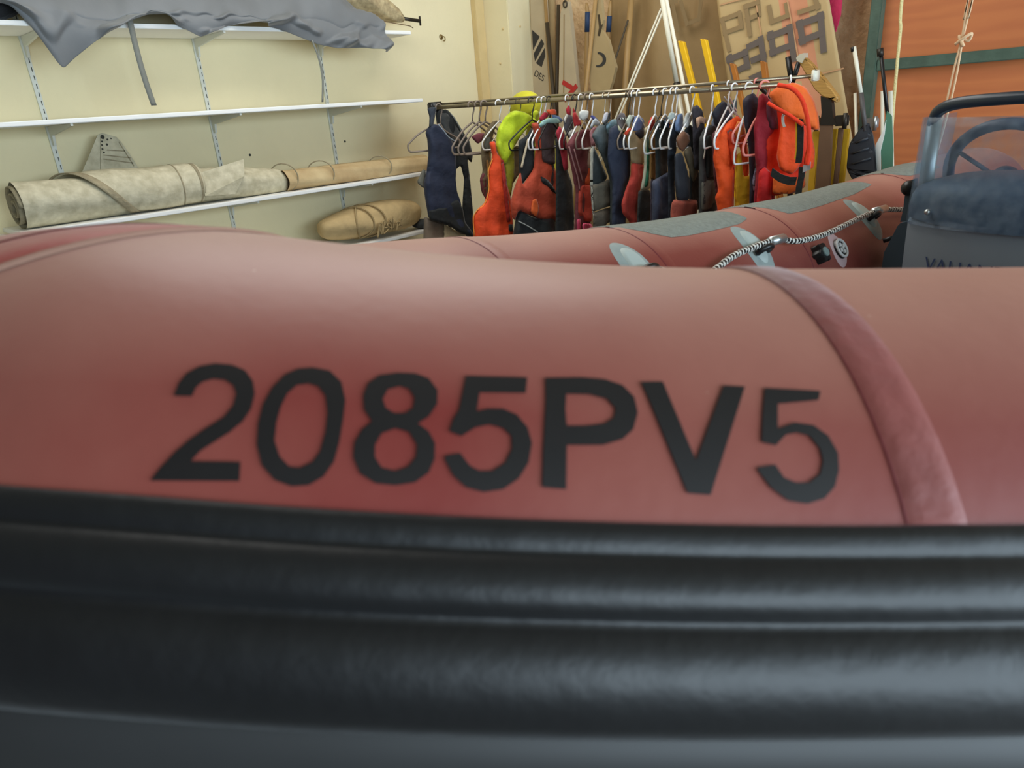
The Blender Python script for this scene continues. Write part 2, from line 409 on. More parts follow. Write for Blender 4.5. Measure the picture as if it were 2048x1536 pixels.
# headboard corner standing up behind the roll
hb = [onX(a, b, -4.36) for a, b in [(160, 352), (182, 300), (194, 270), (204, 266), (232, 274), (242, 285), (258, 308), (275, 334), (270, 350)]]
bm = bmesh.new(); prism(bm, hb, (.008, 0, 0)); h_ = build('headboard', bm, m_sail, rs, False)
bm = bmesh.new()
for a, b, rr in [(205, 274, .011), (204, 283, .005), (204, 290, .005), (205, 298, .005), (214, 289, .006), (215, 279, .005), (222, 277, .004), (208, 305, .005)]:
    p = onX(a, b, -4.351); bmesh.ops.create_uvsphere(bm, u_segments=10, v_segments=6, radius=rr, matrix=Matrix.Translation(Vector(p)) @ Matrix.Diagonal((.3, 1, 1, 1)))
build('eyelets', bm, m_slot, h_)
bm = bmesh.new()
for (a, b), (c, d) in [((201, 272), (201, 342)), ((207, 310), (262, 316)), ((207, 318), (266, 326)), ((214, 300), (250, 302)), ((238, 284), (268, 332))]:
    ribbon(bm, [onX(a, b, -4.350), onX(c, d, -4.350)], .006, .002, side=(0, .5, .8))
build('seam_tape', bm, m_hem, h_, False)
# roll towards the right end; its tan is light put into the colour
tr = empty('rolled_sail', (-4.22, 2.9, zl), 'thinner tan rolled sail on the right half of the sail shelf', 'sail')
m_sail_tinted = mat('light_tinted_sailcloth', C(206, 184, 140), .75, col2=C(176, 148, 106), nscale=6, bump=.3, bscale=30)
roll('sail_roll', yM + .24, yB + .06, lambda t: (.068 - .022 * t), lambda t: -4.17, m_sail_tinted, tr, seed=2, amp=.1)
roll('under_roll', yM + .3, yB + .1, lambda t: .055, lambda t: -4.34, m_sail_tinted, tr, seed=4, amp=.08)
for y in (2.35, 2.62, 3.1):
    bm = bmesh.new()
    tt = (y - yM - .27) / (yB + .06 - yM - .27); r_ = .076 - .02 * tt
    sweep(bm, [(-4.17 + 1.13 * r_ * math.cos(a), y + .05 * math.cos(a), zl + .008 + max(0, r_ + r_ * 1.1 * math.sin(a))) for a in np.linspace(0, 2 * math.pi, 25)[:-1]], .004, 6, closed=True)
    build('lashing', bm, m_hem, tr)
# tan corded bundle on the bottom shelf
zbm = SH['bottom']
bx = -4.17
b0 = onX(640, 450, bx); b1 = onX(835, 445, bx); ztop = onX(740, 405, bx)[2]
bd = empty('corded_bundle', (bx, (b0[1] + b1[1]) / 2, zbm), 'tan canvas bundle tied with loose cord on the lowest shelf', 'bundle')
hh = (ztop - zbm) / 2
G = []
for t in np.linspace(0, 1, 30):
    k = max(.03, math.sin(math.pi * (t * .96 + .02))) ** .28; k *= .8 + .2 * t
    G.append([(bx + .13 * k * math.cos(a) * (1 + .06 * math.sin(4 * a + 6 * t)), b0[1] + (b1[1] - b0[1]) * t, zbm + .004 + hh + hh * k * math.sin(a) * (1 + .08 * math.sin(3 * a + 5 * t))) for a in np.linspace(0, 2 * math.pi, 33)[:-1]])
bm = bmesh.new(); V = gridmesh(bm, G, wrap=True); bm.faces.new(V[0]); bm.faces.new(V[-1])
build('canvas', bm, mat('tan_canvas', C(206, 178, 128), .85, noise=.25, nscale=10, bump=.4, bscale=24), bd)
m_cord = mat('pale_cord', C(176, 152, 108), .9, noise=.3, nscale=60)
bm = bmesh.new()
for t0, tl in [(.32, .1), (.42, .12), (.36, -.1)]:
    P = []
    for a in np.linspace(0, 2 * math.pi, 31)[:-1]:
        t = t0 + tl * math.cos(a); k = max(.03, math.sin(math.pi * t)) ** .28 * (.8 + .2 * t) * 1.04
        P.append((bx + .135 * k * math.cos(a), b0[1] + (b1[1] - b0[1]) * t, zbm + .008 + hh + hh * k * math.sin(a)))
    sweep(bm, P, .006, 6, closed=True)
rr_ = random.Random(3)
for k in range(9):
    c = np.array([bx + .14, b0[1] + (b1[1] - b0[1]) * (.45 + .03 * k), zbm + .06 + .03 * rr_.random()])
    sweep(bm, smoothpath([c + np.array([.01 * rr_.random(), .07 * (rr_.random() - .5), .10 * (rr_.random() - .4)]) for _ in range(5)], 5), .005, 6)
build('cord', bm, m_cord, bd)
p = onX(842, 455, -4.15); bm = bmesh.new(); G = []
for t in np.linspace(0, 1, 10):
    r_ = .05 * math.sin(math.pi * (.08 + .84 * t)) ** .6; G.append([(-4.15 + r_ * 1.4 * math.cos(a), p[1] - .06 + .14 * t, zbm + .035 + .7 * r_ * math.sin(a)) for a in np.linspace(0, 2 * math.pi, 17)[:-1]])
V = gridmesh(bm, G, wrap=True); bm.faces.new(V[0]); bm.faces.new(V[-1]); tag(build('folded_cloth', bm, fab(46, 50, 52)), 'small dark cloth at the right end of the lowest shelf, beside the navy wetsuit', 'cloth')

# ---------------------------------------------------------------- the inflatable boat
RT = .25
near_c = [(-.395, .596, 1.278), (-.29, .532, 1.286), (-.168, .519, 1.265), (-.045, .518, 1.244), (.079, .52, 1.227), (.203, .521, 1.215), (.328, .521, 1.206),
          (.453, .52, 1.198), (.578, .518, 1.191), (.702, .515, 1.185), (.827, .511, 1.18), (.952, .506, 1.177), (1.077, .5, 1.174), (1.5, .56, 1.14), (2.0, .76, 1.09), (2.5, 1.1, 1.04), (2.93, 1.48, 1.02)]
far_c = [(2.25, 3.36, 1.022), (1.9, 3.09, 1.021), (1.6, 2.836, 1.018), (1.3, 2.578, 1.011), (1.0, 2.319, 1.013), (.75, 2.103, 1.026), (.5, 1.888, 1.04), (.25, 1.672, 1.066), (0, 1.457, 1.101), (-.15, 1.33, 1.128),
         (-.30, 1.16, 1.155), (-.40, .99, 1.19), (-.445, .83, 1.235), (-.44, .70, 1.268)]
path = np.array([room(p) for p in smoothpath(far_c + near_c, 12)])
seg = np.linalg.norm(np.diff(path, axis=0), axis=1); arc = np.concatenate([[0], np.cumsum(seg)])
# even resampling
ss = np.linspace(0, arc[-1], 900)
path = np.stack([np.interp(ss, arc, path[:, k]) for k in range(3)], 1)
for _ in range(40):
    path[1:-1] = .25 * path[:-2] + .5 * path[1:-1] + .25 * path[2:]
tang = np.gradient(path, axis=0); tang /= np.linalg.norm(tang, axis=1)[:, None]
a0 = room((.179, .521, 1.217)); i0 = int(np.argmin(np.linalg.norm(path - a0, axis=1)))
sarr = ss - ss[i0]
iapex = int(np.argmin(np.linalg.norm(path - room((-.445, .83, 1.235)), axis=1))); S_APEX = sarr[iapex]

def surf(s, phi, off=0.0):
    s = np.asarray(s, float); phi = np.asarray(phi, float)
    c = np.stack([np.interp(s, sarr, path[:, k]) for k in range(3)], -1)
    t = np.stack([np.interp(s, sarr, tang[:, k]) for k in range(3)], -1)
    sd = np.stack([t[..., 1], -t[..., 0], np.zeros_like(t[..., 0])], -1); sd /= np.linalg.norm(sd, axis=-1)[..., None]
    up = np.cross(sd, t)
    r_ = RT + np.asarray(off)
    return c + (r_ * np.cos(phi))[..., None] * up + (r_ * np.sin(phi))[..., None] * sd

_gs = np.linspace(sarr[0], sarr[-1], 1400); _gp = np.linspace(-math.pi * .75, math.pi * .75, 271)
_GS, _GP = np.meshgrid(_gs, _gp, indexing='ij')
_G = surf(_GS, _GP); _GPX = proj(_G)
_GN = surf(_GS, _GP, .01) - _G
_VIS = ((_G - np.array([0, 0, EYE])) * _GN).sum(-1) < 0
_NEAR = _GS > S_APEX

def hit(pxs, near=True):
    out = []
    P = np.asarray(pxs, float)
    msk = _VIS & ((_NEAR & (_GP > .02) & (_GP < 1.7) & (_GS > -.75)) if near else (~_NEAR & (_GP < 1.0) & (_GS < S_APEX - .3)))
    gx = np.where(msk, _GPX[..., 0], 1e7); gy = _GPX[..., 1]
    for p in P:
        k = np.argmin((gx - p[0]) ** 2 + (gy - p[1]) ** 2); i, j = np.unravel_index(k, gx.shape); out.append((_gs[i], _gp[j]))
    q = np.array(out)
    for it in range(14):
        e = 4e-3
        f0 = proj(surf(q[:, 0], q[:, 1])); fs = (proj(surf(q[:, 0] + e, q[:, 1])) - proj(surf(q[:, 0] - e, q[:, 1]))) / (2 * e); fp = (proj(surf(q[:, 0], q[:, 1] + e)) - proj(surf(q[:, 0], q[:, 1] - e))) / (2 * e)
        d = P - f0; det = fs[:, 0] * fp[:, 1] - fs[:, 1] * fp[:, 0]; det = np.where(abs(det) < 1e-3, 1e9, det)
        ds = (d[:, 0] * fp[:, 1] - d[:, 1] * fp[:, 0]) / det; dp = (fs[:, 0] * d[:, 1] - fs[:, 1] * d[:, 0]) / det
        q = q + .85 * np.stack([np.clip(ds, -.02, .02), np.clip(dp, -.1, .1)], 1)
    return q
def _dbg(P, near=True):
    q = hit(P, near); return np.abs(proj(surf(q[:, 0], q[:, 1])) - np.asarray(P, float)).max(1)

boat = empty('inflatable_boat', room((.9, 1.3, 0)) , 'large red rigid inflatable boat with black rubbing strake, filling the foreground', 'boat')
boat.location.z = .3

def tube_mat():
    m = bpy.data.materials.new('red_hypalon'); m.use_nodes = True; nt = m.node_tree; b = nt.nodes['Principled BSDF']
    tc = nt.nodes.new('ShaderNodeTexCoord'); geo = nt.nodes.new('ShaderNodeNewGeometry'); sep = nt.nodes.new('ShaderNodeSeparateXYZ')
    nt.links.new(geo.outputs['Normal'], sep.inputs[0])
    n1 = nt.nodes.new('ShaderNodeTexNoise'); n1.inputs['Scale'].default_value = 3.0; n1.inputs['Detail'].default_value = 7; nt.links.new(tc.outputs['Object'], n1.inputs['Vector'])
    n2 = nt.nodes.new('ShaderNodeTexNoise'); n2.inputs['Scale'].default_value = 90; n2.inputs['Detail'].default_value = 3; nt.links.new(tc.outputs['Object'], n2.inputs['Vector'])
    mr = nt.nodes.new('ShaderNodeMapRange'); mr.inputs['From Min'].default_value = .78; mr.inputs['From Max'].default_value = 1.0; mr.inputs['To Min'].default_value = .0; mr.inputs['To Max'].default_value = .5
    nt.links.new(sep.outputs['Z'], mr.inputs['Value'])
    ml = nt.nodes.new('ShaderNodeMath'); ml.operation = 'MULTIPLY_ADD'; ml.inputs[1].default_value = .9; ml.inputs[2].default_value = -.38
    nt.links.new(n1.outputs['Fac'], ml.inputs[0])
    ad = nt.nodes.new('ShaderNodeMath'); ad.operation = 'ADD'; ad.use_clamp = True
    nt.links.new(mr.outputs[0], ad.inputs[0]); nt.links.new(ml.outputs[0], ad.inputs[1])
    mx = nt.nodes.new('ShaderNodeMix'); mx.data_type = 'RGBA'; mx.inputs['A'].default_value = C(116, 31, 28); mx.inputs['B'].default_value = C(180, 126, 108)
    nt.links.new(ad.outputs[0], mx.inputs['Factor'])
    # pale specks
    vo = nt.nodes.new('ShaderNodeTexVoronoi'); vo.inputs['Scale'].default_value = 34; nt.links.new(tc.outputs['Object'], vo.inputs['Vector'])
    lt = nt.nodes.new('ShaderNodeMath'); lt.operation = 'LESS_THAN'; lt.inputs[1].default_value = .035; nt.links.new(vo.outputs['Distance'], lt.inputs[0])
    m2 = nt.nodes.new('ShaderNodeMath'); m2.operation = 'MULTIPLY'; m2.inputs[1].default_value = .3; nt.links.new(lt.outputs[0], m2.inputs[0])
    mx2 = nt.nodes.new('ShaderNodeMix'); mx2.data_type = 'RGBA'; mx2.inputs['B'].default_value = C(222, 200, 180)
    nt.links.new(m2.outputs[0], mx2.inputs['Factor']); nt.links.new(mx.outputs['Result'], mx2.inputs['A'])
    nt.links.new(mx2.outputs['Result'], b.inputs['Base Color'])
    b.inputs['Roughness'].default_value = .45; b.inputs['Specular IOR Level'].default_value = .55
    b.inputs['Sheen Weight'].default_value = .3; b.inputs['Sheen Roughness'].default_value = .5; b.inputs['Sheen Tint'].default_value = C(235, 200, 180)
    bp = nt.nodes.new('ShaderNodeBump'); bp.inputs['Strength'].default_value = .06; bp.inputs['Distance'].default_value = .004
    nt.links.new(n2.outputs['Fac'], bp.inputs['Height']); nt.links.new(bp.outputs['Normal'], b.inputs['Normal'])
    return m
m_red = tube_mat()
m_red2 = mat('clean_red_patch', C(166, 46, 44), .42, noise=.2, nscale=5, bump=.05, sheen=.08)
m_band = mat('red_seam_tape', C(138, 70, 64), .5, noise=.25, nscale=14, bump=.1, sheen=.3)
m_blk = mat('black_rubber', C(22, 22, 23), .42, noise=.25, nscale=6, bump=.06, bscale=40, sheen=.1)
m_blk2 = mat('grey_black_underside', C(48, 48, 48), .5, noise=.2, nscale=5)
m_ink = mat('black_lettering', C(22, 18, 18), .55, noise=.25, nscale=30)
m_grey = mat('grey_nonslip_patch', C(142, 150, 142), .8, noise=.25, nscale=70, bump=.5, bscale=240)
m_grey2 = mat('grey_handle_rubber', C(150, 164, 162), .55, noise=.15, nscale=30)
m_seam = mat('dark_seam', C(110, 40, 44), .6)

# collar (one closed tube round the bow) with cone ends
def tubegrid(s0, s1, n, p0, p1, k, off=0.0):
    S, Pp = np.meshgrid(np.linspace(s0, s1, n), np.linspace(p0, p1, k), indexing='ij')
    return surf(S, Pp, off)
G = tubegrid(sarr[0], sarr[-1], 800, 0, 2 * math.pi * 95 / 96, 96)
bm = bmesh.new(); V = gridmesh(bm, G, wrap=True)
for row, i, sg in ((V[0], 0, -1), (V[-1], -1, 1)):
    t = Vector(tang[i]) * sg; c = Vector(path[i]); prev = row
    for k, (d, f_) in enumerate([(.10, .85), (.22, .55), (.30, .22)]):
        cur = [bm.verts.new(c + t * d + (v.co - c) * f_) for v in row]
        for j in range(len(row)): bm.faces.new((prev[j], prev[(j + 1) % len(row)], cur[(j + 1) % len(row)], cur[j]))
        prev = cur
    bm.faces.new(prev)
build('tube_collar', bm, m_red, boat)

# rubbing strake: ridged black band round the outside
prof = [(51.9, 0), (52.2, .004), (53.5, .0055), (55.4, .0055), (55.9, .004), (56.4, .009), (58.5, .014), (61.0, .0145), (62.8, .011), (63.6, .005), (64.4, .010), (67, .016), (71, .0175), (75, .0145), (77.2, .008), (78.0, .001)]
S = np.linspace(sarr[0] + .02, sarr[-1] - .02, 420)
G = np.stack([surf(S, np.full_like(S, math.radians(a)), np.full_like(S, o)) for a, o in prof], 1)
bm = bmesh.new(); gridmesh(bm, G); build('rubbing_strake', bm, m_blk, boat)
prof = [(77.6, 0), (78.4, .003), (84, .004), (100, .004), (116, .004), (118, 0)]
G = np.stack([surf(S, np.full_like(S, math.radians(a)), np.full_like(S, o)) for a, o in prof], 1)
bm = bmesh.new(); gridmesh(bm, G); build('lower_strake', bm, m_blk2, boat)

# seam band on the near tube (slightly skewed ring) and the cleaner red bow patch
def ringstrip(s_of, e0, e1, p0, p1, off, n=60, k=7):
    ph = np.linspace(p0, p1, n); rows = []
    for u in np.linspace(0, 1, k):
        s = s_of(ph) + e0 + (e1 - e0) * u
        o = off * (1 if 0 < u < 1 else .15)
        rows.append(surf(s, ph, np.full_like(ph, o)))
    return np.stack(rows, 0)
skew = lambda ph: .1241 * RT * np.sin(ph)
bm = bmesh.new(); gridmesh(bm, ringstrip(skew, 0, .035, -1.6, math.radians(51.8), .0022)); build('seam_band', bm, m_band, boat)
bm = bmesh.new(); gridmesh(bm, ringstrip(skew, -.0016, .0002, -1.6, math.radians(51.8), .0012, k=3)); build('seam_edge', bm, m_seam, boat)
skl = lambda ph: -.4613 - .4765 * RT * np.sin(ph)
ph = np.linspace(-.5, math.radians(51.7), 50); rows = []
for u in np.linspace(0, 1, 60):
    e = skl(ph); rows.append(surf(e + (S_APEX - .35 - e) * u, ph, np.full_like(ph, .0025 if u > 0 else .0003)))
bm = bmesh.new(); gridmesh(bm, np.stack(rows, 0)); build('bow_patch', bm, m_red2, boat)
bm = bmesh.new(); gridmesh(bm, ringstrip(skl, -.0005, .006, -.5, math.radians(51.7), .003, k=4)); build('bow_patch_edge', bm, mat('pale_dusty_edge', C(160, 122, 106), .8), boat)
bm = bmesh.new(); gridmesh(bm, ringstrip(skl, -.055, -.052, -.5, math.radians(51.7), .0036, k=3)); build('bow_patch_seam', bm, m_seam, boat)

# shapes drawn on the tube: polygons (with holes) conforming to the surface
def conform(bm, outer, holes, near, off, maxlen=16):
    loops = [outer] + holes
    P = [[Vector((x, y, 0)) for x, y in l] for l in loops]; flat = [p for l in P for p in l]
    b2 = bmesh.new(); vs = [b2.verts.new(p) for p in flat]
    for t in tessellate_polygon(P):
        try: b2.faces.new([vs[i] for i in t])
        except ValueError: pass
    for _ in range(4):
        es = [e for e in b2.edges if e.calc_length() > maxlen]
        if not es: break
        bmesh.ops.subdivide_edges(b2, edges=es, cuts=1); bmesh.ops.triangulate(b2, faces=b2.faces)
    b2.verts.index_update()
    q = hit([(v.co.x, v.co.y) for v in b2.verts], near)
    X = surf(q[:, 0], q[:, 1], np.full(len(q), off)); nv = [bm.verts.new(tuple(x)) for x in X]
    for f in b2.faces:
        bm.faces.new([nv[v.index] for v in f.verts])
    b2.free()

def z1(l): return [(x / 2.363, 400 + y / 2.363) for x, y in l]
def z2(l): return [(600 + x / 2.56, 450 + y / 2.56) for x, y in l]
def z3(l): return [(1300 + x / 2.364, 450 + y / 2.364) for x, y in l]
GL = [
 ('2', z1([(825, 930), (848, 870), (885, 825), (945, 792), (1020, 778), (1100, 785), (1160, 810), (1198, 860), (1207, 920), (1190, 990), (1150, 1050), (1090, 1100), (1010, 1150), (950, 1190), (905, 1237), (1140, 1240), (1135, 1330), (715, 1328), (760, 1270), (830, 1195), (900, 1135), (980, 1080), (1060, 1030), (1105, 975), (1120, 920), (1105, 880), (1065, 855), (1010, 850), (960, 865), (930, 890), (910, 932)]), []),
 ('0', z1([(1480, 797), (1560, 812), (1615, 865), (1634, 950), (1622, 1050), (1605, 1150), (1580, 1240), (1530, 1310), (1460, 1350), (1380, 1355), (1300, 1325), (1240, 1255), (1216, 1160), (1222, 1060), (1245, 970), (1290, 890), (1350, 830), (1410, 803)]),
       [z1([(1460, 872), (1505, 885), (1540, 930), (1550, 1010), (1540, 1100), (1515, 1190), (1480, 1240), (1420, 1268), (1370, 1262), (1325, 1215), (1300, 1140), (1310, 1050), (1330, 980), (1360, 920), (1405, 880)])]),
 ('8', z2([(500, 762), (590, 765), (660, 790), (705, 850), (703, 920), (660, 985), (605, 1020), (660, 1060), (692, 1120), (690, 1200), (660, 1270), (590, 1320), (490, 1335), (390, 1325), (310, 1275), (275, 1195), (280, 1120), (320, 1050), (370, 1010), (330, 950), (325, 880), (350, 815), (410, 775)]),
       [z2([(510, 830), (560, 845), (588, 890), (580, 940), (540, 968), (485, 968), (440, 940), (425, 895), (450, 848)]), z2([(490, 1045), (560, 1065), (600, 1130), (595, 1190), (555, 1240), (490, 1262), (420, 1245), (385, 1190), (385, 1130), (420, 1070)])]),
 ('5', z2([(850, 778), (1163, 785), (1155, 865), (920, 862), (905, 960), (960, 945), (1040, 945), (1110, 975), (1165, 1040), (1187, 1120), (1170, 1220), (1120, 1300), (1040, 1355), (940, 1370), (850, 1345), (785, 1285), (740, 1200), (745, 1185), (820, 1170), (870, 1235), (920, 1262), (985, 1262), (1050, 1220), (1085, 1150), (1082, 1085), (1040, 1045), (970, 1025), (900, 1040), (825, 1085), (765, 1060), (785, 1000), (815, 950)]), []),
 ('P', z2([(1255, 788), (1440, 785), (1560, 795), (1650, 825), (1710, 885), (1728, 965), (1705, 1050), (1650, 1100), (1550, 1130), (1365, 1130), (1362, 1355), (1240, 1345), (1245, 1150), (1258, 900)]),
       [z2([(1362, 870), (1480, 872), (1570, 895), (1615, 945), (1605, 990), (1560, 1020), (1460, 1032), (1365, 1032), (1358, 950)])]),
 ('V', [(1281, 766), (1325, 765), (1391, 922), (1446, 773), (1489, 775), (1420, 991), (1374, 987), (1300, 808)], []),
 ('5', z3([(540, 775), (803, 790), (793, 832), (602, 850), (602, 968), (680, 938), (770, 950), (840, 1000), (885, 1080), (890, 1160), (870, 1240), (820, 1295), (740, 1320), (650, 1305), (570, 1245), (505, 1160), (510, 1148), (590, 1135), (630, 1195), (690, 1222), (750, 1220), (800, 1180), (815, 1120), (800, 1060), (750, 1000), (690, 985), (640, 995), (592, 1045), (525, 1030), (530, 900)]), []),
]
for ch, o_, h_ in GL:
    bm = bmesh.new(); conform(bm, o_, h_, True, .0012)
    q = build('registration_character', bm, m_ink, boat); q['label'] = 'black %s %s' % ('letter' if ch in 'PV' else 'digit', ch)

# ---- far tube fittings
def lowstrip(pts, ptop, off, n=50, k=10):
    q = hit(pts, False); o = np.argsort(q[:, 0]); sq, pq = q[o, 0], q[o, 1]
    rows = []
    for s in np.linspace(sq[0], sq[-1], n):
        pl = np.interp(s, sq, pq); e = min(1, min(s - sq[0], sq[-1] - s) / .05); pt = ptop * (e ** .5 if e < 1 else 1) * 1.0
        pt = max(pt, pl + .05)
        rows.append([surf(np.array(s), np.array(pl + (pt - pl) * u), np.array(off if 0 < u < 1 else off * .2)) for u in np.linspace(0, 1, k)])
    return rows
for pts in ([(1219, 456), (1240, 456), (1263, 459), (1305, 468), (1343, 475), (1378, 471), (1422, 462), (1479, 448), (1494, 438)],
            [(1497, 414), (1512, 419), (1530, 424), (1578, 428), (1610, 421), (1644, 411), (1670, 402), (1710, 388), (1743, 370)],
            [(1768, 348), (1790, 350), (1820, 352), (1850, 345), (1880, 335)]):
    bm = bmesh.new(); gridmesh(bm, lowstrip(pts, .75, .003)); build('non_slip_patch', bm, m_grey, boat)
for px, py in [(936, 479), (1226, 457), (1493, 416), (1742, 350)]:
    s_ = hit([(px, py)], False)[0, 0]
    bm = bmesh.new(); gridmesh(bm, ringstrip(lambda p_: 0 * p_ + s_, -.0022, .0022, -1.7, .9, .0012, k=3)); build('tube_seam', bm, m_seam, boat)
    bm = bmesh.new(); gridmesh(bm, ringstrip(lambda p_: 0 * p_ + s_, -.034, -.003, -1.7, .9, .001, k=4)); build('seam_tape', bm, m_red, boat)
m_hole = mat('black_plastic', C(26, 27, 28), .35)
m_steel = mat('brushed_steel', C(190, 195, 195), .35, .9)
def surfdisc(bm, s, p, rs, rp, off, n=28, exp=2.0, dome=0.0):
    rows = []
    for k in np.linspace(0, 1, 6):
        a = np.linspace(0, 2 * math.pi, n + 1)[:-1]
        rows.append(surf(s + k * rs * np.cos(a), p + k * rp * np.sin(a), np.full_like(a, (off + dome * (1 - k * k)) if k < 1 else 0.0002)))
    V = gridmesh(bm, rows, wrap=True)
for px, py in [(1277, 538), (1512, 497), (1732, 432)]:
    s_, p_ = hit([(px, py)], False)[0]
    bm = bmesh.new(); surfdisc(bm, s_, p_, .05, .36, .004); hp = build('handle_patch', bm, m_grey2, boat)
    bm = bmesh.new(); surfdisc(bm, s_, p_ + .03, .03, .24, .009); build('inner_pad', bm, mat('pale_grey_rubber', C(172, 186, 182), .5), hp)
    bm = bmesh.new(); sweep(bm, [surf(np.array(s_ + .028 * math.cos(a)), np.array(p_ - .07 + .0 * a), np.array(.008 + .026 * max(0, math.sin(a)))) for a in np.linspace(0, math.pi, 14)], .008, 8); build('handle_loop', bm, m_hole, hp)
# lifeline with black and white spiral jacket
rope_px = [(1420, 537), (1450, 525), (1485, 510), (1520, 497), (1545, 490), (1575, 493), (1610, 487), (1650, 473), (1695, 452), (1727, 438), (1750, 430), (1790, 428), (1830, 424), (1870, 420)]
q = hit(rope_px, False); _h1 = hit([(1277, 538)], False)[0]; q = np.vstack([[_h1[0] + .45, _h1[1] - .05], [_h1[0] + .2, _h1[1] - .22], [_h1[0], _h1[1] - .07], [(_h1[0] + q[0, 0]) / 2, min(_h1[1], q[0, 1]) - .12], q[1:], [q[-1, 0] - .35, q[-1, 1] - .12], [q[-1, 0] - .7, q[-1, 1]]]); rp = smoothpath([surf(np.array(a), np.array(b), np.array(.024)) for a, b in q], 40)
rp = np.array(rp); L_ = np.concatenate([[0], np.cumsum(np.linalg.norm(np.diff(rp, axis=0), axis=1))])
nn = int(L_[-1] / .0045); rp = np.stack([np.interp(np.linspace(0, L_[-1], nn), L_, rp[:, k]) for k in range(3)], 1)
bm = bmesh.new(); nside = 10; rings = []; pts = [Vector(p) for p in rp]
for i in range(nn):
    t = (pts[min(i + 1, nn - 1)] - pts[max(i - 1, 0)]).normalized(); u = Vector((0, 0, 1)) - t * t.z; u.normalize(); w = t.cross(u)
    rings.append([bm.verts.new(pts[i] + (u * math.cos(2 * math.pi * j / nside) + w * math.sin(2 * math.pi * j / nside)) * (.0078 + .0006 * (i % 2))) for j in range(nside)])
for i in range(nn - 1):
    for j in range(nside):
        f = bm.faces.new((rings[i][j], rings[i][(j + 1) % nside], rings[i + 1][(j + 1) % nside], rings[i + 1][j])); f.material_index = 1 if ((i * 3 + j) // 5) % 2 else 0
line_ = build('lifeline', bm, [m_hole, mat('white_rope', C(214, 214, 206), .8)], boat)
for a, b in [((1527, 496), (1552, 489)), ((1734, 435), (1757, 428))]:
    h2 = hit([a, b], False); bm = bmesh.new(); sweep(bm, [surf(np.array(x), np.array(y), np.array(.026)) for x, y in h2], .0125, 14); build('sleeve', bm, m_steel, line_)
# valve and inflation knob
s_, p_ = hit([(1677, 499)], False)[0]
bm = bmesh.new(); surfdisc(bm, s_, p_, .040, .22, .003); va = build('inflation_valve', bm, mat('pink_grey_valve_patch', C(196, 170, 172), .5), boat)
c_ = Vector(surf(np.array(s_), np.array(p_), np.array(.004))); nrm = (Vector(surf(np.array(s_), np.array(p_), np.array(.1))) - c_).normalized()
rot = nrm.to_track_quat('Z', 'Y').to_matrix().to_4x4()
def disc(bm, c, rot, r, d, seg=28, z=0.0, off=(0, 0)):
    bmesh.ops.create_cone(bm, segments=seg, radius1=r, radius2=r * .94, depth=d, cap_ends=True, matrix=Matrix.Translation(c) @ rot @ Matrix.Translation((off[0], off[1], z + d / 2)))
bm = bmesh.new(); disc(bm, c_, rot, .030, .006); build('valve_ring', bm, m_hole, va, True, 40)
bm = bmesh.new(); sweep(bm, [c_ + rot.to_3x3() @ Vector((.026 * math.cos(a), .026 * math.sin(a), .007)) for a in np.linspace(0, 2 * math.pi, 33)[:-1]], .004, 8, closed=True); build('valve_rim', bm, mat('pale_grey_plastic', C(210, 212, 210), .4), va)
bm = bmesh.new()
for k in range(4): disc(bm, c_, rot, .0065, .004, 14, .006, (.012 * math.cos(k * 1.57 + .4), .012 * math.sin(k * 1.57 + .4)))
disc(bm, c_, rot, .005, .006, 12, .006); build('valve_holes', bm, mat('pale_grey_plastic', C(210, 212, 210)), va, True, 40)
s_, p_ = hit([(1634, 511)], False)[0]
c2 = Vector(surf(np.array(s_), np.array(p_), np.array(0.0))); n2 = (Vector(surf(np.array(s_), np.array(p_), np.array(.1))) - c2).normalized(); rot2 = n2.to_track_quat('Z', 'Y').to_matrix().to_4x4()
bm = bmesh.new(); rows = []
for z, k in [(0, 1), (.022, 1), (.026, .92), (.027, .5), (.027, .02)]:
    rows.append([c2 + rot2.to_3x3() @ Vector(((.026 + .004 * math.cos(6 * a)) * k * math.cos(a), (.026 + .004 * math.cos(6 * a)) * k * math.sin(a), z)) for a in np.linspace(0, 2 * math.pi, 49)[:-1]])
gridmesh(bm, rows, wrap=True); kn = build('valve_cap', bm, m_hole, boat, True, 40)
bm = bmesh.new(); disc(bm, c2, rot2, .014, .004, 20, .026); build('cap_face', bm, mat('grey_cap_face', C(120, 140, 138), .45), kn, True, 40)

# ---- hull under the collar, deck, transom
AX = np.array([.432, .902]); PE = np.array([.902, -.432]); BOW = np.array([-.72, .42])
def sec(d, b, zk, zc): 
    c = BOW + AX * d; l = c - PE * b; r_ = c + PE * b
    return [(l[0], l[1], zc), ((l[0] + c[0]) / 2, (l[1] + c[1]) / 2, (zk + zc) / 2 - .03), (c[0], c[1], zk), ((r_[0] + c[0]) / 2, (r_[1] + c[1]) / 2, (zk + zc) / 2 - .03), (r_[0], r_[1], zc)]
bm = bmesh.new(); G = [sec(.05, .02, 1.05, 1.1), sec(.4, .16, .85, 1.02), sec(.9, .42, .62, .92), sec(1.5, .68, .5, .84), sec(2.2, .86, .46, .80), sec(3.0, .9, .45, .78)]
gridmesh(bm, G); solid(build('hull', bm, mat('grey_gelcoat', C(190, 194, 196), .35), boat), .012, 1)
bm = bmesh.new(); gridmesh(bm, [[s[0], s[4]] for s in [[(p[0], p[1], .82 if i > 1 else p[2]) for p in g] for i, g in enumerate(G)]]); build('deck', bm, mat('grey_deck', C(150, 152, 152), .7, noise=.2), boat)
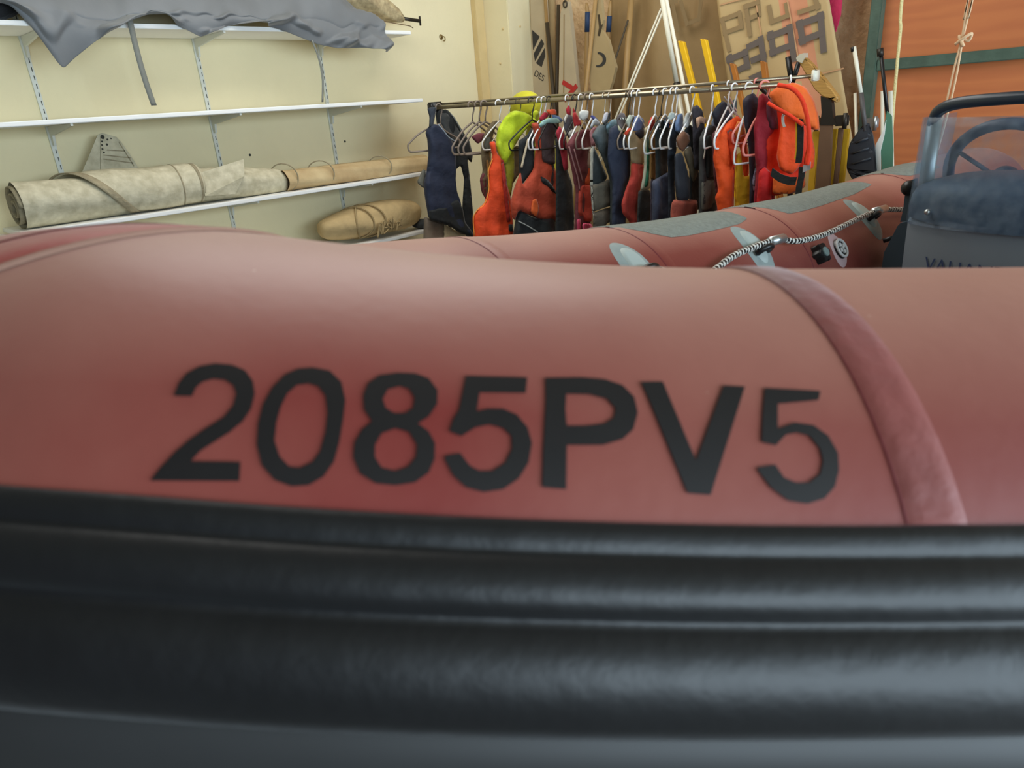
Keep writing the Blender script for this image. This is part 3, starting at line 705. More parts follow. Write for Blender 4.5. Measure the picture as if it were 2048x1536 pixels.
bm = bmesh.new(); s = sec(2.95, .9, .5, .8); prism(bm, [s[0], s[2], s[4], (s[4][0], s[4][1], 1.12), (s[0][0], s[0][1], 1.12)], (AX[0] * .05, AX[1] * .05, 0)); build('transom', bm, mat('grey_gelcoat', C(190, 194, 196)), boat, False)

# ---- steering console with windscreen, rail and wheel
C0 = np.array([-.552, 2.20]); W = .58
AXC = np.array([.132, .991]); PEC = np.array([.991, -.132])
def con(t, back, z):
    p = C0 + PEC * t + AXC * back; return (p[0], p[1], z)
def bowf(t): u = (t / W) * 2 - 1; return -.075 * (1 - abs(u) ** 2.6) 
m_con = mat('console_gelcoat', C(128, 140, 150), .38, noise=.06)
m_dash = mat('navy_dash_moulding', C(62, 84, 106), .45, noise=.1, bump=.08, bscale=80)
G = []
for z, bk in [(.80, .02), (1.0, .005), (1.18, 0), (1.225, 0), (1.245, .02)]:
    row = [con(t, bowf(t) + bk, z) for t in np.linspace(0, W, 25)] + [con(W, .25, z), con(W, .5, z), con(W / 2, .5, z), con(0, .5, z), con(0, .25, z)]
    G.append(row)
bm = bmesh.new(); V = gridmesh(bm, G, wrap=True); bm.faces.new(V[-1]); console = build('console', bm, m_con, boat, True, 35)
def bowl(t, z):  # front edge of the dash band, dipping in the middle
    return 1.245 - .018 * (1 - ((t / W) * 2 - 1) ** 2)
G = []
for k, (bk, z) in enumerate([(-.006, 0), (-.008, .05), (.0, .09), (.03, .118), (.09, .13), (.22, .125), (.40, .10), (.5, .04), (.5, 0)]):
    G.append([con(t, bowf(t) * max(0, 1 - max(0, bk) * 2.2) + bk, bowl(t, 0) - .006 + z * (1 - .35 * abs((t / W) * 2 - 1) ** 3)) for t in np.linspace(.002, W - .002, 25)])
bm = bmesh.new(); V = gridmesh(bm, G); bm.faces.new([r[0] for r in V]); bm.faces.new([r[-1] for r in V][::-1]); build('dash_cover', bm, m_dash, console, True, 50)
# windscreen
def glass_mat():
    m = bpy.data.materials.new('scratched_perspex'); m.use_nodes = True; nt = m.node_tree
    for n in list(nt.nodes): nt.nodes.remove(n)
    out = nt.nodes.new('ShaderNodeOutputMaterial'); mix = nt.nodes.new('ShaderNodeMixShader'); tr = nt.nodes.new('ShaderNodeBsdfTransparent'); pb = nt.nodes.new('ShaderNodeBsdfPrincipled')
    tr.inputs['Color'].default_value = (.86, .9, .94, 1); pb.inputs['Base Color'].default_value = C(150, 168, 184); pb.inputs['Roughness'].default_value = .18
    tc = nt.nodes.new('ShaderNodeTexCoord'); no = nt.nodes.new('ShaderNodeTexNoise'); no.inputs['Scale'].default_value = 34; no.inputs['Detail'].default_value = 8
    mr = nt.nodes.new('ShaderNodeMapRange'); mr.inputs['From Min'].default_value = .35; mr.inputs['From Max'].default_value = .75; mr.inputs['To Min'].default_value = .10; mr.inputs['To Max'].default_value = .28
    nt.links.new(tc.outputs['Object'], no.inputs['Vector']); nt.links.new(no.outputs['Fac'], mr.inputs['Value']); nt.links.new(mr.outputs[0], mix.inputs['Fac'])
    nt.links.new(tr.outputs[0], mix.inputs[1]); nt.links.new(pb.outputs[0], mix.inputs[2]); nt.links.new(mix.outputs[0], out.inputs['Surface'])
    return m
G = []
for z in np.linspace(1.222, 1.497, 8):
    lean = (z - 1.222) * .07
    row = [con(0.004, .20 + lean, z)] + [con(.004, .06 + lean, z)] + [con(t, bowf(t) - .016 + lean, z) for t in np.linspace(.004, W - .004, 29)] + [con(W - .004, .06 + lean, z), con(W - .004, .2 + lean, z)]
    G.append(row)
bm = bmesh.new(); gridmesh(bm, G); wsn = solid(build('windscreen', bm, glass_mat(), console), .004, 0)
bm = bmesh.new()
for t, z in [(.07, 1.262), (W - .07, 1.262)]:
    p = Vector(con(t, bowf(t) - .022, z)); bmesh.ops.create_uvsphere(bm, u_segments=12, v_segments=8, radius=.008, matrix=Matrix.Translation(p))
build('windscreen_screw', bm, m_steel, console)
m_rail = mat('black_rail_coating', C(46, 56, 68), .3)
R0 = [con(.004, .07, 1.22), con(.004, .07, 1.42), con(.006, .065, 1.485), con(.022, .055, 1.512), con(.07, .035, 1.527), con(.16, .01, 1.533), con(W / 2, -.005, 1.535), con(W - .16, .01, 1.533), con(W - .07, .035, 1.527), con(W - .022, .055, 1.512), con(W - .006, .065, 1.485), con(W - .004, .07, 1.42), con(W - .004, .07, 1.22)]
bm = bmesh.new(); sweep(bm, smoothpath(R0, 8), .0155, 14); build('grab_rail', bm, m_rail, console)
bm = bmesh.new()
for t in (.006, W - .006):
    sweep(bm, [con(t, .072, 1.22), con(t, .070, 1.487)], .019, 14)
build('rail_post', bm, mat('grey_post', C(150, 156, 152), .4, .5), console)
# wheel
wc = Vector(con(.10, .42, 1.305)); wn = Vector((AXC[0], AXC[1], .45)).normalized(); wr = wn.to_track_quat('Z', 'Y').to_matrix()
m_whl = mat('navy_wheel_grip', C(44, 54, 78), .5, bump=.1)
bm = bmesh.new(); sweep(bm, [wc + wr @ Vector((.165 * math.cos(a), .165 * math.sin(a), 0)) for a in np.linspace(0, 2 * math.pi, 49)[:-1]], .017, 12, closed=True); whl = build('steering_wheel', bm, m_whl, console)
bm = bmesh.new()
for a in (.52, 2.62, 4.71):
    sweep(bm, [wc + wr @ Vector((.03 * math.cos(a), .03 * math.sin(a), -.03)), wc + wr @ Vector((.158 * math.cos(a), .158 * math.sin(a), 0))], .011, 8, squash=(.5, 1.3))
bmesh.ops.create_cone(bm, segments=20, radius1=.045, radius2=.04, depth=.03, cap_ends=True, matrix=Matrix.Translation(wc + wr @ Vector((0, 0, -.03))) @ wr.to_4x4())
sweep(bm, [wc + wr @ Vector((0, 0, -.03)), wc + wr @ Vector((0, 0, -.24))], .022, 12)
build('wheel_spokes', bm, m_whl, console)
# side locker and throttle seen left of the console
bm = bmesh.new(); yb = 2.30
prism(bm, [onY(a, b, yb) for a, b in [(1762, 545), (1768, 505), (1795, 452), (1801, 446), (1826, 441), (1829, 545)]], (.0, .16, 0)); 
lk = build('side_locker', bm, mat('dark_grey_plastic', C(66, 82, 92), .45), console, False)
bm = bmesh.new(); prism(bm, [onY(a, b, yb + .02) for a, b in [(1800, 444), (1806, 420), (1812, 372), (1816, 362), (1830, 358), (1830, 441)]], (.0, .03, 0)); build('side_plate', bm, mat('dark_grey_plastic', C(66, 82, 92)), console, False)
p = Vector(onY(1818, 376, yb + .02)); bm = bmesh.new(); bmesh.ops.create_uvsphere(bm, u_segments=14, v_segments=10, radius=.022, matrix=Matrix.Translation(p)); build('throttle_knob', bm, m_hole, console)
bm = bmesh.new(); sweep(bm, [onY(1766, 482, yb + .02), onY(1790, 474, yb + .03)], .007, 8); build('latch', bm, m_hole, lk)

def text2d(body, size):
    cu = bpy.data.curves.new('txt', 'FONT'); cu.body = body; cu.size = size
    o = bpy.data.objects.new('txt', cu); COL.objects.link(o)
    dg = bpy.context.evaluated_depsgraph_get(); me = o.evaluated_get(dg).to_mesh()
    vs = [(v.co.x, v.co.y) for v in me.vertices]; fs = [list(p.vertices) for p in me.polygons]
    o.evaluated_get(dg).to_mesh_clear(); bpy.data.objects.remove(o); bpy.data.curves.remove(cu)
    return vs, fs
def tpx(px, py):     # position along the console front seen at a pixel
    d = ray(px, py); k = d[0] / d[1]; return (k * C0[1] - C0[0]) / (PEC[0] - k * PEC[1])
vs, fs = text2d('VALIANT', .058)
t0, t1 = tpx(1862, 520), tpx(1912, 520); vx = [x for x, y in vs]; kx = (t1 - t0) / (max(vx) * .30)
bm = bmesh.new(); nv = [bm.verts.new(con(t0 + x * kx, bowf(t0 + x * kx) - .002, 1.100 + y)) for x, y in vs]
for f in fs:
    try: bm.faces.new([nv[i] for i in f])
    except ValueError: pass
q = build('maker_lettering', bm, mat('blue_lettering', C(52, 70, 104), .5), console, False); q['label'] = 'blue VALIANT lettering'

# trailer carrying the boat (low behind the near tube)
tr_ = empty('boat_trailer', (room((.9, 1.3, 0))[0], room((.9, 1.3, 0))[1], 0), 'galvanised trailer under the red inflatable boat', 'trailer')
m_galv = mat('galvanised_steel', C(150, 152, 150), .5, .6)
bm = bmesh.new()
for o_ in (-.32, .32):
    a = BOW + AX * .5 + PE * o_; b = BOW + AX * 3.0 + PE * o_; sweep(bm, [(a[0], a[1], .36), (b[0], b[1], .36)], .03, 8)
for d in (.6, 1.5, 2.8):
    a = BOW + AX * d; l = a - PE * .55; r_ = a + PE * .55; sweep(bm, [(l[0], l[1], .36), (r_[0], r_[1], .36)], .03, 8)
    sweep(bm, [(a[0], a[1], .36), (a[0], a[1], .43 if d > 1 else .68)], .03, 8)
build('frame', bm, m_galv, tr_)
for d, o_ in ((2.3, -.6), (2.3, .6), (.6, 0)):
    c = BOW + AX * d + PE * o_; bm = bmesh.new(); r_ = .2
    bmesh.ops.create_cone(bm, segments=28, radius1=r_, radius2=r_, depth=.12, cap_ends=True, matrix=Matrix.Translation((c[0], c[1], r_)) @ Vector((PE[0], PE[1], 0)).to_track_quat('Z', 'Y').to_matrix().to_4x4())
    build('wheel', bm, m_hole, tr_, True, 40)

# ---------------------------------------------------------------- sails and spars stored against the back wall
def sheet(bm, pts, th=.006, mi=0):
    """pts: (px, py, y-plane); a stiff folded sheet standing in its own plane"""
    prism(bm, [onY(a, b, y) for a, b, y in pts], (0, th, 0), mi)
def down(px, py, y, z=0.02, dx=0.0):
    p = onY(px, py, y); return (p[0] + dx, y, z)
m_s1 = mat('sail_dingy_white', C(204, 186, 154), .7, noise=.14, nscale=5, bump=.2, bscale=14)
m_s2 = mat('sail_beige', C(184, 160, 116), .75, noise=.18, nscale=4, bump=.25, bscale=12)
m_s3 = mat('sail_tan', C(166, 136, 92), .75, noise=.2, nscale=3, bump=.3, bscale=9)
m_print = mat('black_sail_print', C(56, 54, 52), .6)
m_redp = mat('red_sail_print', C(190, 48, 44), .6)
m_alu = mat('aluminium_spar', C(214, 208, 186), .4, .35)
m_wspar = mat('white_spar', C(232, 228, 208), .45)
m_tspar = mat('tan_varnished_spar', C(176, 140, 88), .5, noise=.2, nscale=6)
m_dspar = mat('dark_spar', C(74, 62, 44), .55, noise=.2)
m_blue = mat('blue_spar_cover', C(40, 62, 96), .6)
def strip(bm, a, b, w, y, th=.002, mi=0):
    """a straight printed stroke between two pixels of a sheet in plane y"""
    p = Vector(onY(a[0], a[1], y)); q = Vector(onY(b[0], b[1], y)); d = (q - p).normalized(); n = Vector((0, 1, 0)).cross(d) * w / 2
    _k[0] = (_k[0] + 1) % 5; o_ = Vector((0, -.0005 * _k[0], 0)); d = d * w * .5
    prism(bm, [p + n - d + o_, q + n + d + o_, q - n + d + o_, p - n - d + o_], (0, th, 0), mi)
_k = [0]
def marks(name, polys, y, m, parent, th=.002):
    bm = bmesh.new()
    for pl in polys: prism(bm, [onY(a, b, y) for a, b in pl], (0, th, 0))
    return build(name, bm, m, parent, False)

# sail 1: black striped sail beside the column
y1 = 4.755
s1 = empty('stored_sail', down(1085, 200, y1), 'rolled off-white sail with black stripes, standing right beside the cream column', 'sail')
bm = bmesh.new(); b1 = down(1075, 240, y1); prism(bm, [onY(1060, -10, y1), onY(1087, -10, y1), onY(1092, 90, y1), onY(1100, 210, y1), (b1[0] + .1, y1, .05), (b1[0] - .08, y1, .05)], (0, .05, 0)); build('rolled_cloth', bm, m_s1, s1, False)
yp = y1 - .003
marks('black_stripe', [[(1064, 60), (1079, 73), (1066, 100), (1065, 80)]], yp, m_print, s1)
marks('black_stripe', [[(1083, 78), (1088, 88), (1070, 122), (1067, 108)]], yp, m_print, s1)
marks('black_stripe', [[(1089, 96), (1090, 112), (1083, 134), (1072, 126)]], yp, m_print, s1)
vs, fs = text2d('DES', .068); o_ = Vector(onY(1067, 150, yp)); ca, sa = math.cos(-.52), math.sin(-.52)
bm = bmesh.new(); nv = [bm.verts.new(o_ + Vector((x * ca - y * sa, 0, x * sa + y * ca))) for x, y in vs]
for f in fs:
    try: bm.faces.new([nv[i] for i in f])
    except ValueError: pass
build('sail_lettering', bm, m_print, s1, False)

def spar(name, a, b, y, r, m, label, cat='spar', ya=None, group=None, foot=True, n=10):
    p = onY(a[0], a[1], y if ya is None else ya); q = onY(b[0], b[1], y); d = q - p
    if foot:                                    # carry the line on to the floor
        k = (p[2] - .03) / max(.05, p[2] - q[2]); e = p + d * k
        e[0] = max(-4.1, min(e[0], 3)); e[1] = min(4.82, e[1])
    else: e = q
    bm = bmesh.new(); sweep(bm, [p, e], r, n)
    o = build(name, bm, m); tag(o, label, cat, group); return o
spar('brown_batten', (1090, -10), (1103, 200), 4.74, .013, m_tspar, 'tan batten just right of the black striped sail')
spar('dark_batten', (1094, 45), (1108, 200), 4.70, .016, m_dspar, 'dark brown batten between the striped sail and the pale narrow one')
spar('tan_mast', (1103, -10), (1106, 200), 4.865, .03, m_s2, 'broad pale tan mast section standing behind the dark battens')
spar('dark_mast', (1117, 9), (1113, 200), 4.72, .014, m_dspar, 'slim dark mast with its tip showing left of the narrow white sail')
# sail 2: narrow white sail with red mark and ring at the head
y2 = 4.62
s2 = empty('stored_sail', down(1135, 200, y2), 'narrow folded white sail with a ring at its head and a red angular mark', 'sail')
bm = bmesh.new(); b2 = down(1135, 300, y2)
prism(bm, [onY(1127, 3, y2), onY(1135, 3, y2), onY(1139, 25, y2), onY(1148, 110, y2), onY(1157, 198, y2), (b2[0] + .16, y2, .05), (b2[0] - .12, y2, .05), onY(1117, 198, y2), onY(1119, 100, y2), onY(1121, 28, y2)], (0, .04, 0)); build('rolled_cloth', bm, m_s1, s2, False)
bm = bmesh.new(); c_ = Vector(onY(1130, 8, y2 - .005)); sweep(bm, [c_ + Vector((.016 * math.cos(a), 0, .022 * math.sin(a))) for a in np.linspace(0, 6.283, 21)[:-1]], .006, 8, closed=True); build('head_ring', bm, m_dspar, s2)
bm = bmesh.new(); strip(bm, (1128, 30), (1127, 198), .008, y2 - .003); build('fold_line', bm, m_s3, s2, False)
bm = bmesh.new(); strip(bm, (1128, 166), (1141, 174), .034, y2 - .003); build('red_mark', bm, m_redp, s2, False)
bm = bmesh.new(); strip(bm, (1151, 174), (1131, 198), .034, y2 - .003); build('red_mark', bm, m_redp, s2, False)
# blue sleeved spars
def sleeved(a, b, c, d, y, label):
    """tip a, sleeve from b to c, then down through d"""
    p, q, r_, e = [onY(u[0], u[1], y) for u in (a, b, c, d)]; k = (r_[2] - .03) / max(.05, r_[2] - e[2]); fl = r_ + (e - r_) * k; fl[1] = y
    t = empty('sleeved_spar', (fl[0], y, 0), label, 'spar')
    bm = bmesh.new(); sweep(bm, [p, (p + q) / 2, q, r_, fl], [.008, .014, .015, .016, .016], 10); build('spar', bm, m_tspar, t)
    bm = bmesh.new(); sweep(bm, [q, r_], .0185, 12); build('blue_sleeve', bm, m_blue, t)
sleeved((1173, 6), (1175, 24), (1174, 64), (1171, 198), 4.66, 'cream tipped spar with a blue sleeve, left of the sail with the black crescent')
sleeved((1221, 2), (1219, 32), (1217, 64), (1212, 198), 4.72, 'spar with a dark blue sleeve, right of the sail with the black crescent')
# sail 3: beige sail with the black crescent
y3 = 4.50
s3 = empty('stored_sail', down(1195, 200, y3), 'beige folded sail with a black crescent print, hung on a leaning pole', 'sail')
bm = bmesh.new(); b3 = down(1195, 300, y3)
prism(bm, [onY(1192, -8, y3), onY(1201, -8, y3), onY(1206, 40, y3), onY(1203, 60, y3), onY(1216, 80, y3), onY(1231, 135, y3), onY(1224, 165, y3), onY(1212, 200, y3), (b3[0] + .1, y3, .3), (b3[0] - .05, y3, .3), onY(1183, 200, y3), onY(1178, 120, y3), onY(1184, 60, y3)], (0, .03, 0)); build('rolled_cloth', bm, m_s2, s3, False)
marks('grey_mark', [[(1195, 29), (1199, 29), (1202, 50), (1206, 48), (1199, 72), (1195, 71), (1198, 55)]], y3 - .003, m_dspar, s3)
cr = [(1197 + 15 * math.cos(a), 119 + 15 * math.sin(a)) for a in np.linspace(-1.7, 1.9, 16)] + [(1194 + 11.5 * math.cos(a), 119 + 11.5 * math.sin(a)) for a in np.linspace(1.75, -1.45, 16)]
marks('black_crescent', [cr], y3 - .003, m_print, s3)
p = onY(1192, -8, y3 - .02); q_ = onY(1170, 200, y3 - .02); k = (p[2] - .05) / (p[2] - q_[2]); bm = bmesh.new(); sweep(bm, [p, p + (q_ - p) * k], .014, 10); build('luff_pole', bm, m_tspar, s3)
# leaning spars
spar('leaning_spar', (1263, -10), (1248, 200), 4.70, .022, m_tspar, 'thick tan spar standing nearly upright, right of the crescent sail')
spar('leaning_spar', (1256, 40), (1228, 118), 4.66, .007, m_dspar, 'thin dark rod leaning just right of the crescent sail')
spar('leaning_spar', (1322, 17), (1246, 200), 4.45, .007, m_alu, 'left one of two thin pale rods leaning to the left above the rail')
spar('leaning_spar', (1326, 22), (1250, 205), 4.41, .007, m_alu, 'right one of two thin pale rods leaning to the left above the rail')
t = empty('boom', (onY(1355, 165, 4.2)[0], 4.2, 0), 'long white boom with a dark jaw fitting, leaning right of the thin rods', 'spar')
p = onY(1323, -10, 4.2); q_ = onY(1353, 165, 4.2); bm = bmesh.new(); sweep(bm, [p, q_], .015, 12); build('boom_tube', bm, m_wspar, t)
bm = bmesh.new(); sweep(bm, [q_, onY(1356, 185, 4.2)], .022, 10); build('jaw_fitting', bm, m_dark, t)
e = q_ + (q_ - p) * ((q_[2] - .03) / (p[2] - q_[2])); bm = bmesh.new(); sweep(bm, [onY(1356, 185, 4.2), e], .016, 10); build('lower_tube', bm, m_alu, t)
spar('white_pole', (1331, -10), (1361, 140), 4.14, .011, m_wspar, 'short white pole beside the long white boom', foot=True)

# large sheets hanging in front of the back wall
def dipped(px0, px1, y):
    return y
y4 = 4.78
t = empty('hanging_sail', down(1330, 200, y4), 'wide brown-tan sail cloth with a faint letter U, hanging behind the leaning rods', 'sail')
G = []
pa, pb = onY(1228, 100, y4), onY(1462, 100, y4)
for z in np.linspace(.1, 2.6, 14):
    G.append([(x, y4 + .03 * math.sin(x * 9) + .012 * math.sin(x * 21 + z * 2), z) for x in np.linspace(pa[0] - .05, pb[0] + .04, 30)])
bm = bmesh.new(); gridmesh(bm, G); solid(build('cloth', bm, m_s3, t), .004, 1)
yq = y4 - .05
m_faint = mat('faded_sail_print', C(140, 116, 80), .8)
bm = bmesh.new()
for a, b in [((1362, 4), (1374, 48)), ((1374, 48), (1398, 38)), ((1398, 38), (1402, 0)), ((1345, 8), (1356, 60)), ((1334, 6), (1352, 2))]: strip(bm, a, b, .026, yq)
build('faded_letter', bm, m_faint, t, False)
y5 = 4.60
ms = empty('numbered_sail', down(1580, 220, y5), 'tall salmon and cream mainsail with large dark sail numbers, hanging left of the garage door', 'sail')
m_cream = mat('sail_cream_panel', C(198, 168, 118), .7, noise=.12, nscale=4, bump=.2, bscale=10)
m_salmon = mat('sail_salmon_panel', C(216, 148, 110), .7, noise=.12, nscale=4, bump=.2, bscale=10)
def panel(x, z): return 0
G = []; 
L0, L1 = onY(1432, -10, y5), onY(1468, 260, y5); Rg0, Rg1 = onY(1657, -10, y5), onY(1702, 262, y5)
zs = np.linspace(.03, L0[2] + .25, 22)
for z in zs:
    xl = np.interp(z, [L1[2], L0[2]], [L1[0], L0[0]]) + (z - L1[2]) * 0; xr = Rg1[0] + (Rg0[0] - Rg1[0]) * (z - Rg1[2]) / (Rg0[2] - Rg1[2])
    G.append([(xl + (xr - xl) * u, y5 + .003 * math.sin(u * 14 + z * 2), z) for u in np.linspace(0, 1, 34)])
bm = bmesh.new(); gridmesh(bm, G, mi=lambda i, j: 1 if (19 <= j <= 26 and zs[i] > 1.55) or (zs[i] < 1.62 and 22 <= j <= 26) else 0)
solid(build('cloth', bm, [m_cream, m_salmon], ms), .004, 1)
yq = y5 - .009
m_num = mat('dark_sail_number', C(104, 92, 84), .7)
def Z(l): return [(1250 + x / 4.096, y / 4.096) for x, y in l]
def char(name, strokes, w, m, yk=yq):
    bm = bmesh.new()
    for a, b in strokes:
        a_, b_ = Z([a])[0], Z([b])[0]; strip(bm, a_, b_, w, yk)
    build(name, bm, m, ms, False)
w_ = .036
char('sail_number', [((850, 488), (985, 432)), ((985, 425), (998, 545)), ((1003, 535), (915, 580)), ((858, 470), (905, 690))], w_, m_num)
char('sail_number', [((1018, 380), (1112, 335)), ((1112, 320), (1135, 500)), ((1135, 455), (1050, 492)), ((1130, 600), (1040, 640))], w_, m_num)
char('sail_number', [((1185, 300), (1350, 235)), ((1350, 225), (1382, 480)), ((1366, 370), (1205, 430)), ((1192, 280), (1215, 435))], w_, m_num)
char('sail_number', [((1425, 200), (1605, 135)), ((1600, 125), (1625, 405)), ((1612, 270), (1445, 335)), ((1432, 190), (1455, 340))], w_, m_num)
m_fn = mat('faded_sail_number', C(148, 122, 84), .8)
char('faded_number', [((790, 165), (935, 110)), ((935, 105), (952, 220)), ((950, 220), (815, 270)), ((795, 160), (852, 405))], .026, m_fn)
char('faded_number', [((985, 55), (1085, 20)), ((1085, 15), (1095, 115)), ((1090, 120), (1000, 160)), ((990, 50), (1020, 280))], .026, m_fn)
char('faded_number', [((1180, 60), (1200, 170)), ((1200, 180), (1330, 130)), ((1320, 40), (1335, 130))], .026, m_fn)
char('faded_number', [((1430, 100), (1580, 50)), ((1560, 0), (1575, 60))], .026, m_fn)
bm = bmesh.new()
for a, b in [((1070, 0), (1180, 690)), ((1330, 0), (1420, 480)), ((780, 40), (1670, -210))]: strip(bm, Z([a])[0], Z([b])[0], .008, y5 - .008)
strip(bm, (1640, 148), (1686, 137), .008, y5 - .008)
build('seam_lines', bm, mat('sail_seam', C(196, 150, 108), .8), ms, False)
p0 = [onY(a, b, 4.66) for a, b in [(1655, -12), (1685, -12), (1681, 30), (1671, 64)]]; p0[0:0] = [np.array([p0[1][0] + .12, 4.66, 3.49]), np.array([p0[0][0] - .1, 4.66, 3.49])]; p0 = [p0[1], p0[0]] + p0[3:] + [p0[2]]
bm = bmesh.new(); prism(bm, p0, (0, .01, 0)); tag(build('pink_sail_corner', bm, fab(214, 48, 92), None, False), 'bright pink sail corner hanging at the top edge, right of the numbered mainsail', 'sail')

# yellow posts and brown posts behind the rail
m_yel = mat('yellow_paint', C(244, 190, 24), .5, noise=.1)
m_ora = mat('orange_brown_wood', C(190, 118, 44), .55, noise=.25, nscale=8)
def squarepost(name, a, b, y, w, m, label, cat, cap=True):
    p = Vector(onY(a[0], a[1], y)); q = Vector(onY(b[0], b[1], y)); d = (q - p).normalized(); e = p + d * ((p.z - .02) / -d.z)
    n = Vector((0, 1, 0)).cross(d).normalized() * w / 2
    bm = bmesh.new(); prism(bm, [p + n - d * .0, p - n + d * (.02 if cap else 0), e - n, e + n], (0, w, 0)); bmesh.ops.bevel(bm, geom=list(bm.edges), offset=.003, segments=1, affect='EDGES')
    return tag(build(name, bm, m, None, False), label, cat)
squarepost('yellow_post', (1360, 79), (1385, 178), 3.95, .030, m_yel, 'left one of two slanting yellow posts behind the clothes rail', 'post')
squarepost('yellow_post', (1405, 75), (1427, 178), 3.95, .030, m_yel, 'right one of two slanting yellow posts behind the clothes rail', 'post')
squarepost('brown_post', (1463, 124), (1474, 170), 4.15, .026, m_ora, 'brown wooden post showing above the rail, in front of the first dark sail number', 'post')
squarepost('brown_post', (1525, 120), (1531, 170), 4.27, .030, m_ora, 'orange-brown wooden post showing above the rail left of the big orange collar', 'post')
# forked black bracket
fx = onY(1584, 168, 4.2); fk = empty('forked_stand', (fx[0], 4.2, 0), 'black forked stand rising behind the orange lifejacket', 'stand')
bm = bmesh.new(); sweep(bm, [onY(1576, 114, 4.2), fx], .016, 10); build('fork_arm', bm, m_hole, fk)
bm = bmesh.new(); sweep(bm, [onY(1598, 124, 4.2), fx], .014, 10); build('fork_arm', bm, m_hole, fk)
bm = bmesh.new(); sweep(bm, [fx, onY(1592, 195, 4.2), (fx[0] + .05, 4.2, .02)], .016, 10); build('pole', bm, m_hole, fk)
# rudder: wooden tiller, dark stock, and the boards standing in the rack below
m_till = wood_mat('varnished_tiller', C(132, 92, 44), C(206, 160, 86), 6, .4)
yr = 4.12
rd = empty('rudder', down(1652, 300, yr), 'rudder with a varnished wooden tiller head and dark stock, standing right of the orange lifejacket', 'rudder')
bm = bmesh.new(); prism(bm, [onY(a, b, yr) for a, b in [(1597, 124), (1606, 112), (1622, 128), (1641, 150), (1660, 174), (1676, 196), (1672, 206), (1660, 198), (1645, 194), (1628, 178), (1612, 150)]], (0, .05, 0)); bmesh.ops.bevel(bm, geom=list(bm.edges), offset=.005, segments=1, affect='EDGES'); build('tiller', bm, m_till, rd, False)
bm = bmesh.new(); prism(bm, [onY(a, b, yr - .01) for a, b in [(1592, 116), (1598, 109), (1607, 106), (1608, 116), (1603, 126), (1594, 122)]], (0, .06, 0)); build('head_fitting', bm, m_alu, rd, False)
bm = bmesh.new(); prism(bm, [onY(a, b, yr + .005) for a, b in [(1641, 192), (1662, 194), (1666, 235), (1674, 250), (1640, 250), (1643, 225)]], (0, .04, 0)); build('stock', bm, m_dark, rd, False)
bm = bmesh.new(); bb = down(1660, 300, yr); prism(bm, [onY(1640, 250, yr + .01), onY(1664, 250, yr + .01), (bb[0] + .05, yr + .01, .3), (bb[0] - .06, yr + .01, .3)], (0, .02, 0)); build('blade', bm, mat('dark_brown_board', C(112, 84, 62), .5, noise=.25, nscale=6), rd, False)
def board(name, a, b, y, wpx, m, label, ztop=None):
    p0 = onY(a - wpx / 2, b, y); p1 = onY(a + wpx / 2, b, y)
    bm = bmesh.new(); box(bm, (p0[0], y, .02), (p1[0], y + .018, p0[2]), bevel=.004); return tag(build(name, bm, m, None, False), label, 'board')
m_brd = mat('brown_board', C(122, 92, 70), .55, noise=.25, nscale=6)
m_yb = mat('yellow_varnished_board', C(214, 168, 44), .45, noise=.25, nscale=7)
board('rudder_board', 1632, 262, 4.20, 14, m_yb, 'yellow edged board just right of the orange lifejacket, left end of the row of boards')
board('rudder_board', 1667, 258, 4.22, 16, m_yb, 'broad bright yellow board in the middle of the row of boards')
board('rudder_board', 1681, 256, 4.18, 10, m_brd, 'narrow brown board between the two yellow ones right of the rudder')
board('rudder_board', 1693, 258, 4.23, 12, m_yb, 'yellow board right next to the black paddle blade')
for i, (a, b, lb) in enumerate([(1628, 245, 'tarnished metal rudder fitting beside the left yellow board'), (1684, 240, 'dark metal rudder fitting above the narrow brown board'), (1745, 245, 'white metal fitting on the door frame, right of the black paddle blade')]):
    yy = 4.14 if i < 2 else 4.755
    t = empty('rudder_fitting', onY(a, b, yy), lb, 'fitting')
    mm = [mat('dull_brass', C(150, 130, 90)), m_dark, m_steel][i]
    bm = bmesh.new(); c_ = onY(a, b, yy); box(bm, c_ - np.array([.035, .01, .03]), c_ + np.array([.035, .012, .025]), bevel=.004); build('bracket', bm, mm, t, False)
    bm = bmesh.new(); sweep(bm, [c_ + np.array([.02, -.012, .035]), c_ + np.array([.02, -.012, -.045])], .012, 10); build('pintle', bm, mm, t)
# clip the tall boards behind: fittings hang on them
# paddles
pd = empty('paddle', down(1722, 330, 4.3), 'black bladed paddle with a silver shaft, blade down, leaning by the door post', 'paddle')
bm = bmesh.new(); sweep(bm, [onY(1708, 94, 4.34), onY(1722, 188, 4.32)], .011, 10); build('shaft', bm, m_wspar, pd)
bm = bmesh.new(); sweep(bm, [onY(1706, 94, 4.34), onY(1707, 103, 4.34)], .0135, 10); build('grip_end', bm, m_hole, pd)
bm = bmesh.new(); sweep(bm, [onY(1722, 186, 4.32), onY(1731, 262, 4.31)], .013, 10); build('lower_shaft', bm, mat('dark_grey_shaft', C(84, 80, 78), .5), pd)
bm = bmesh.new(); prism(bm, [onY(a, b, 4.30) for a, b in [(1727, 248), (1737, 246), (1744, 268), (1749, 300), (1752, 345), (1740, 360), (1704, 360), (1693, 340), (1692, 312), (1700, 284), (1716, 262)]], (0, .025, 0)); bmesh.ops.bevel(bm, geom=list(bm.edges), offset=.006, segments=2, affect='EDGES')
bl = build('blade', bm, mat('black_blade', C(58, 62, 68), .45), pd, False)
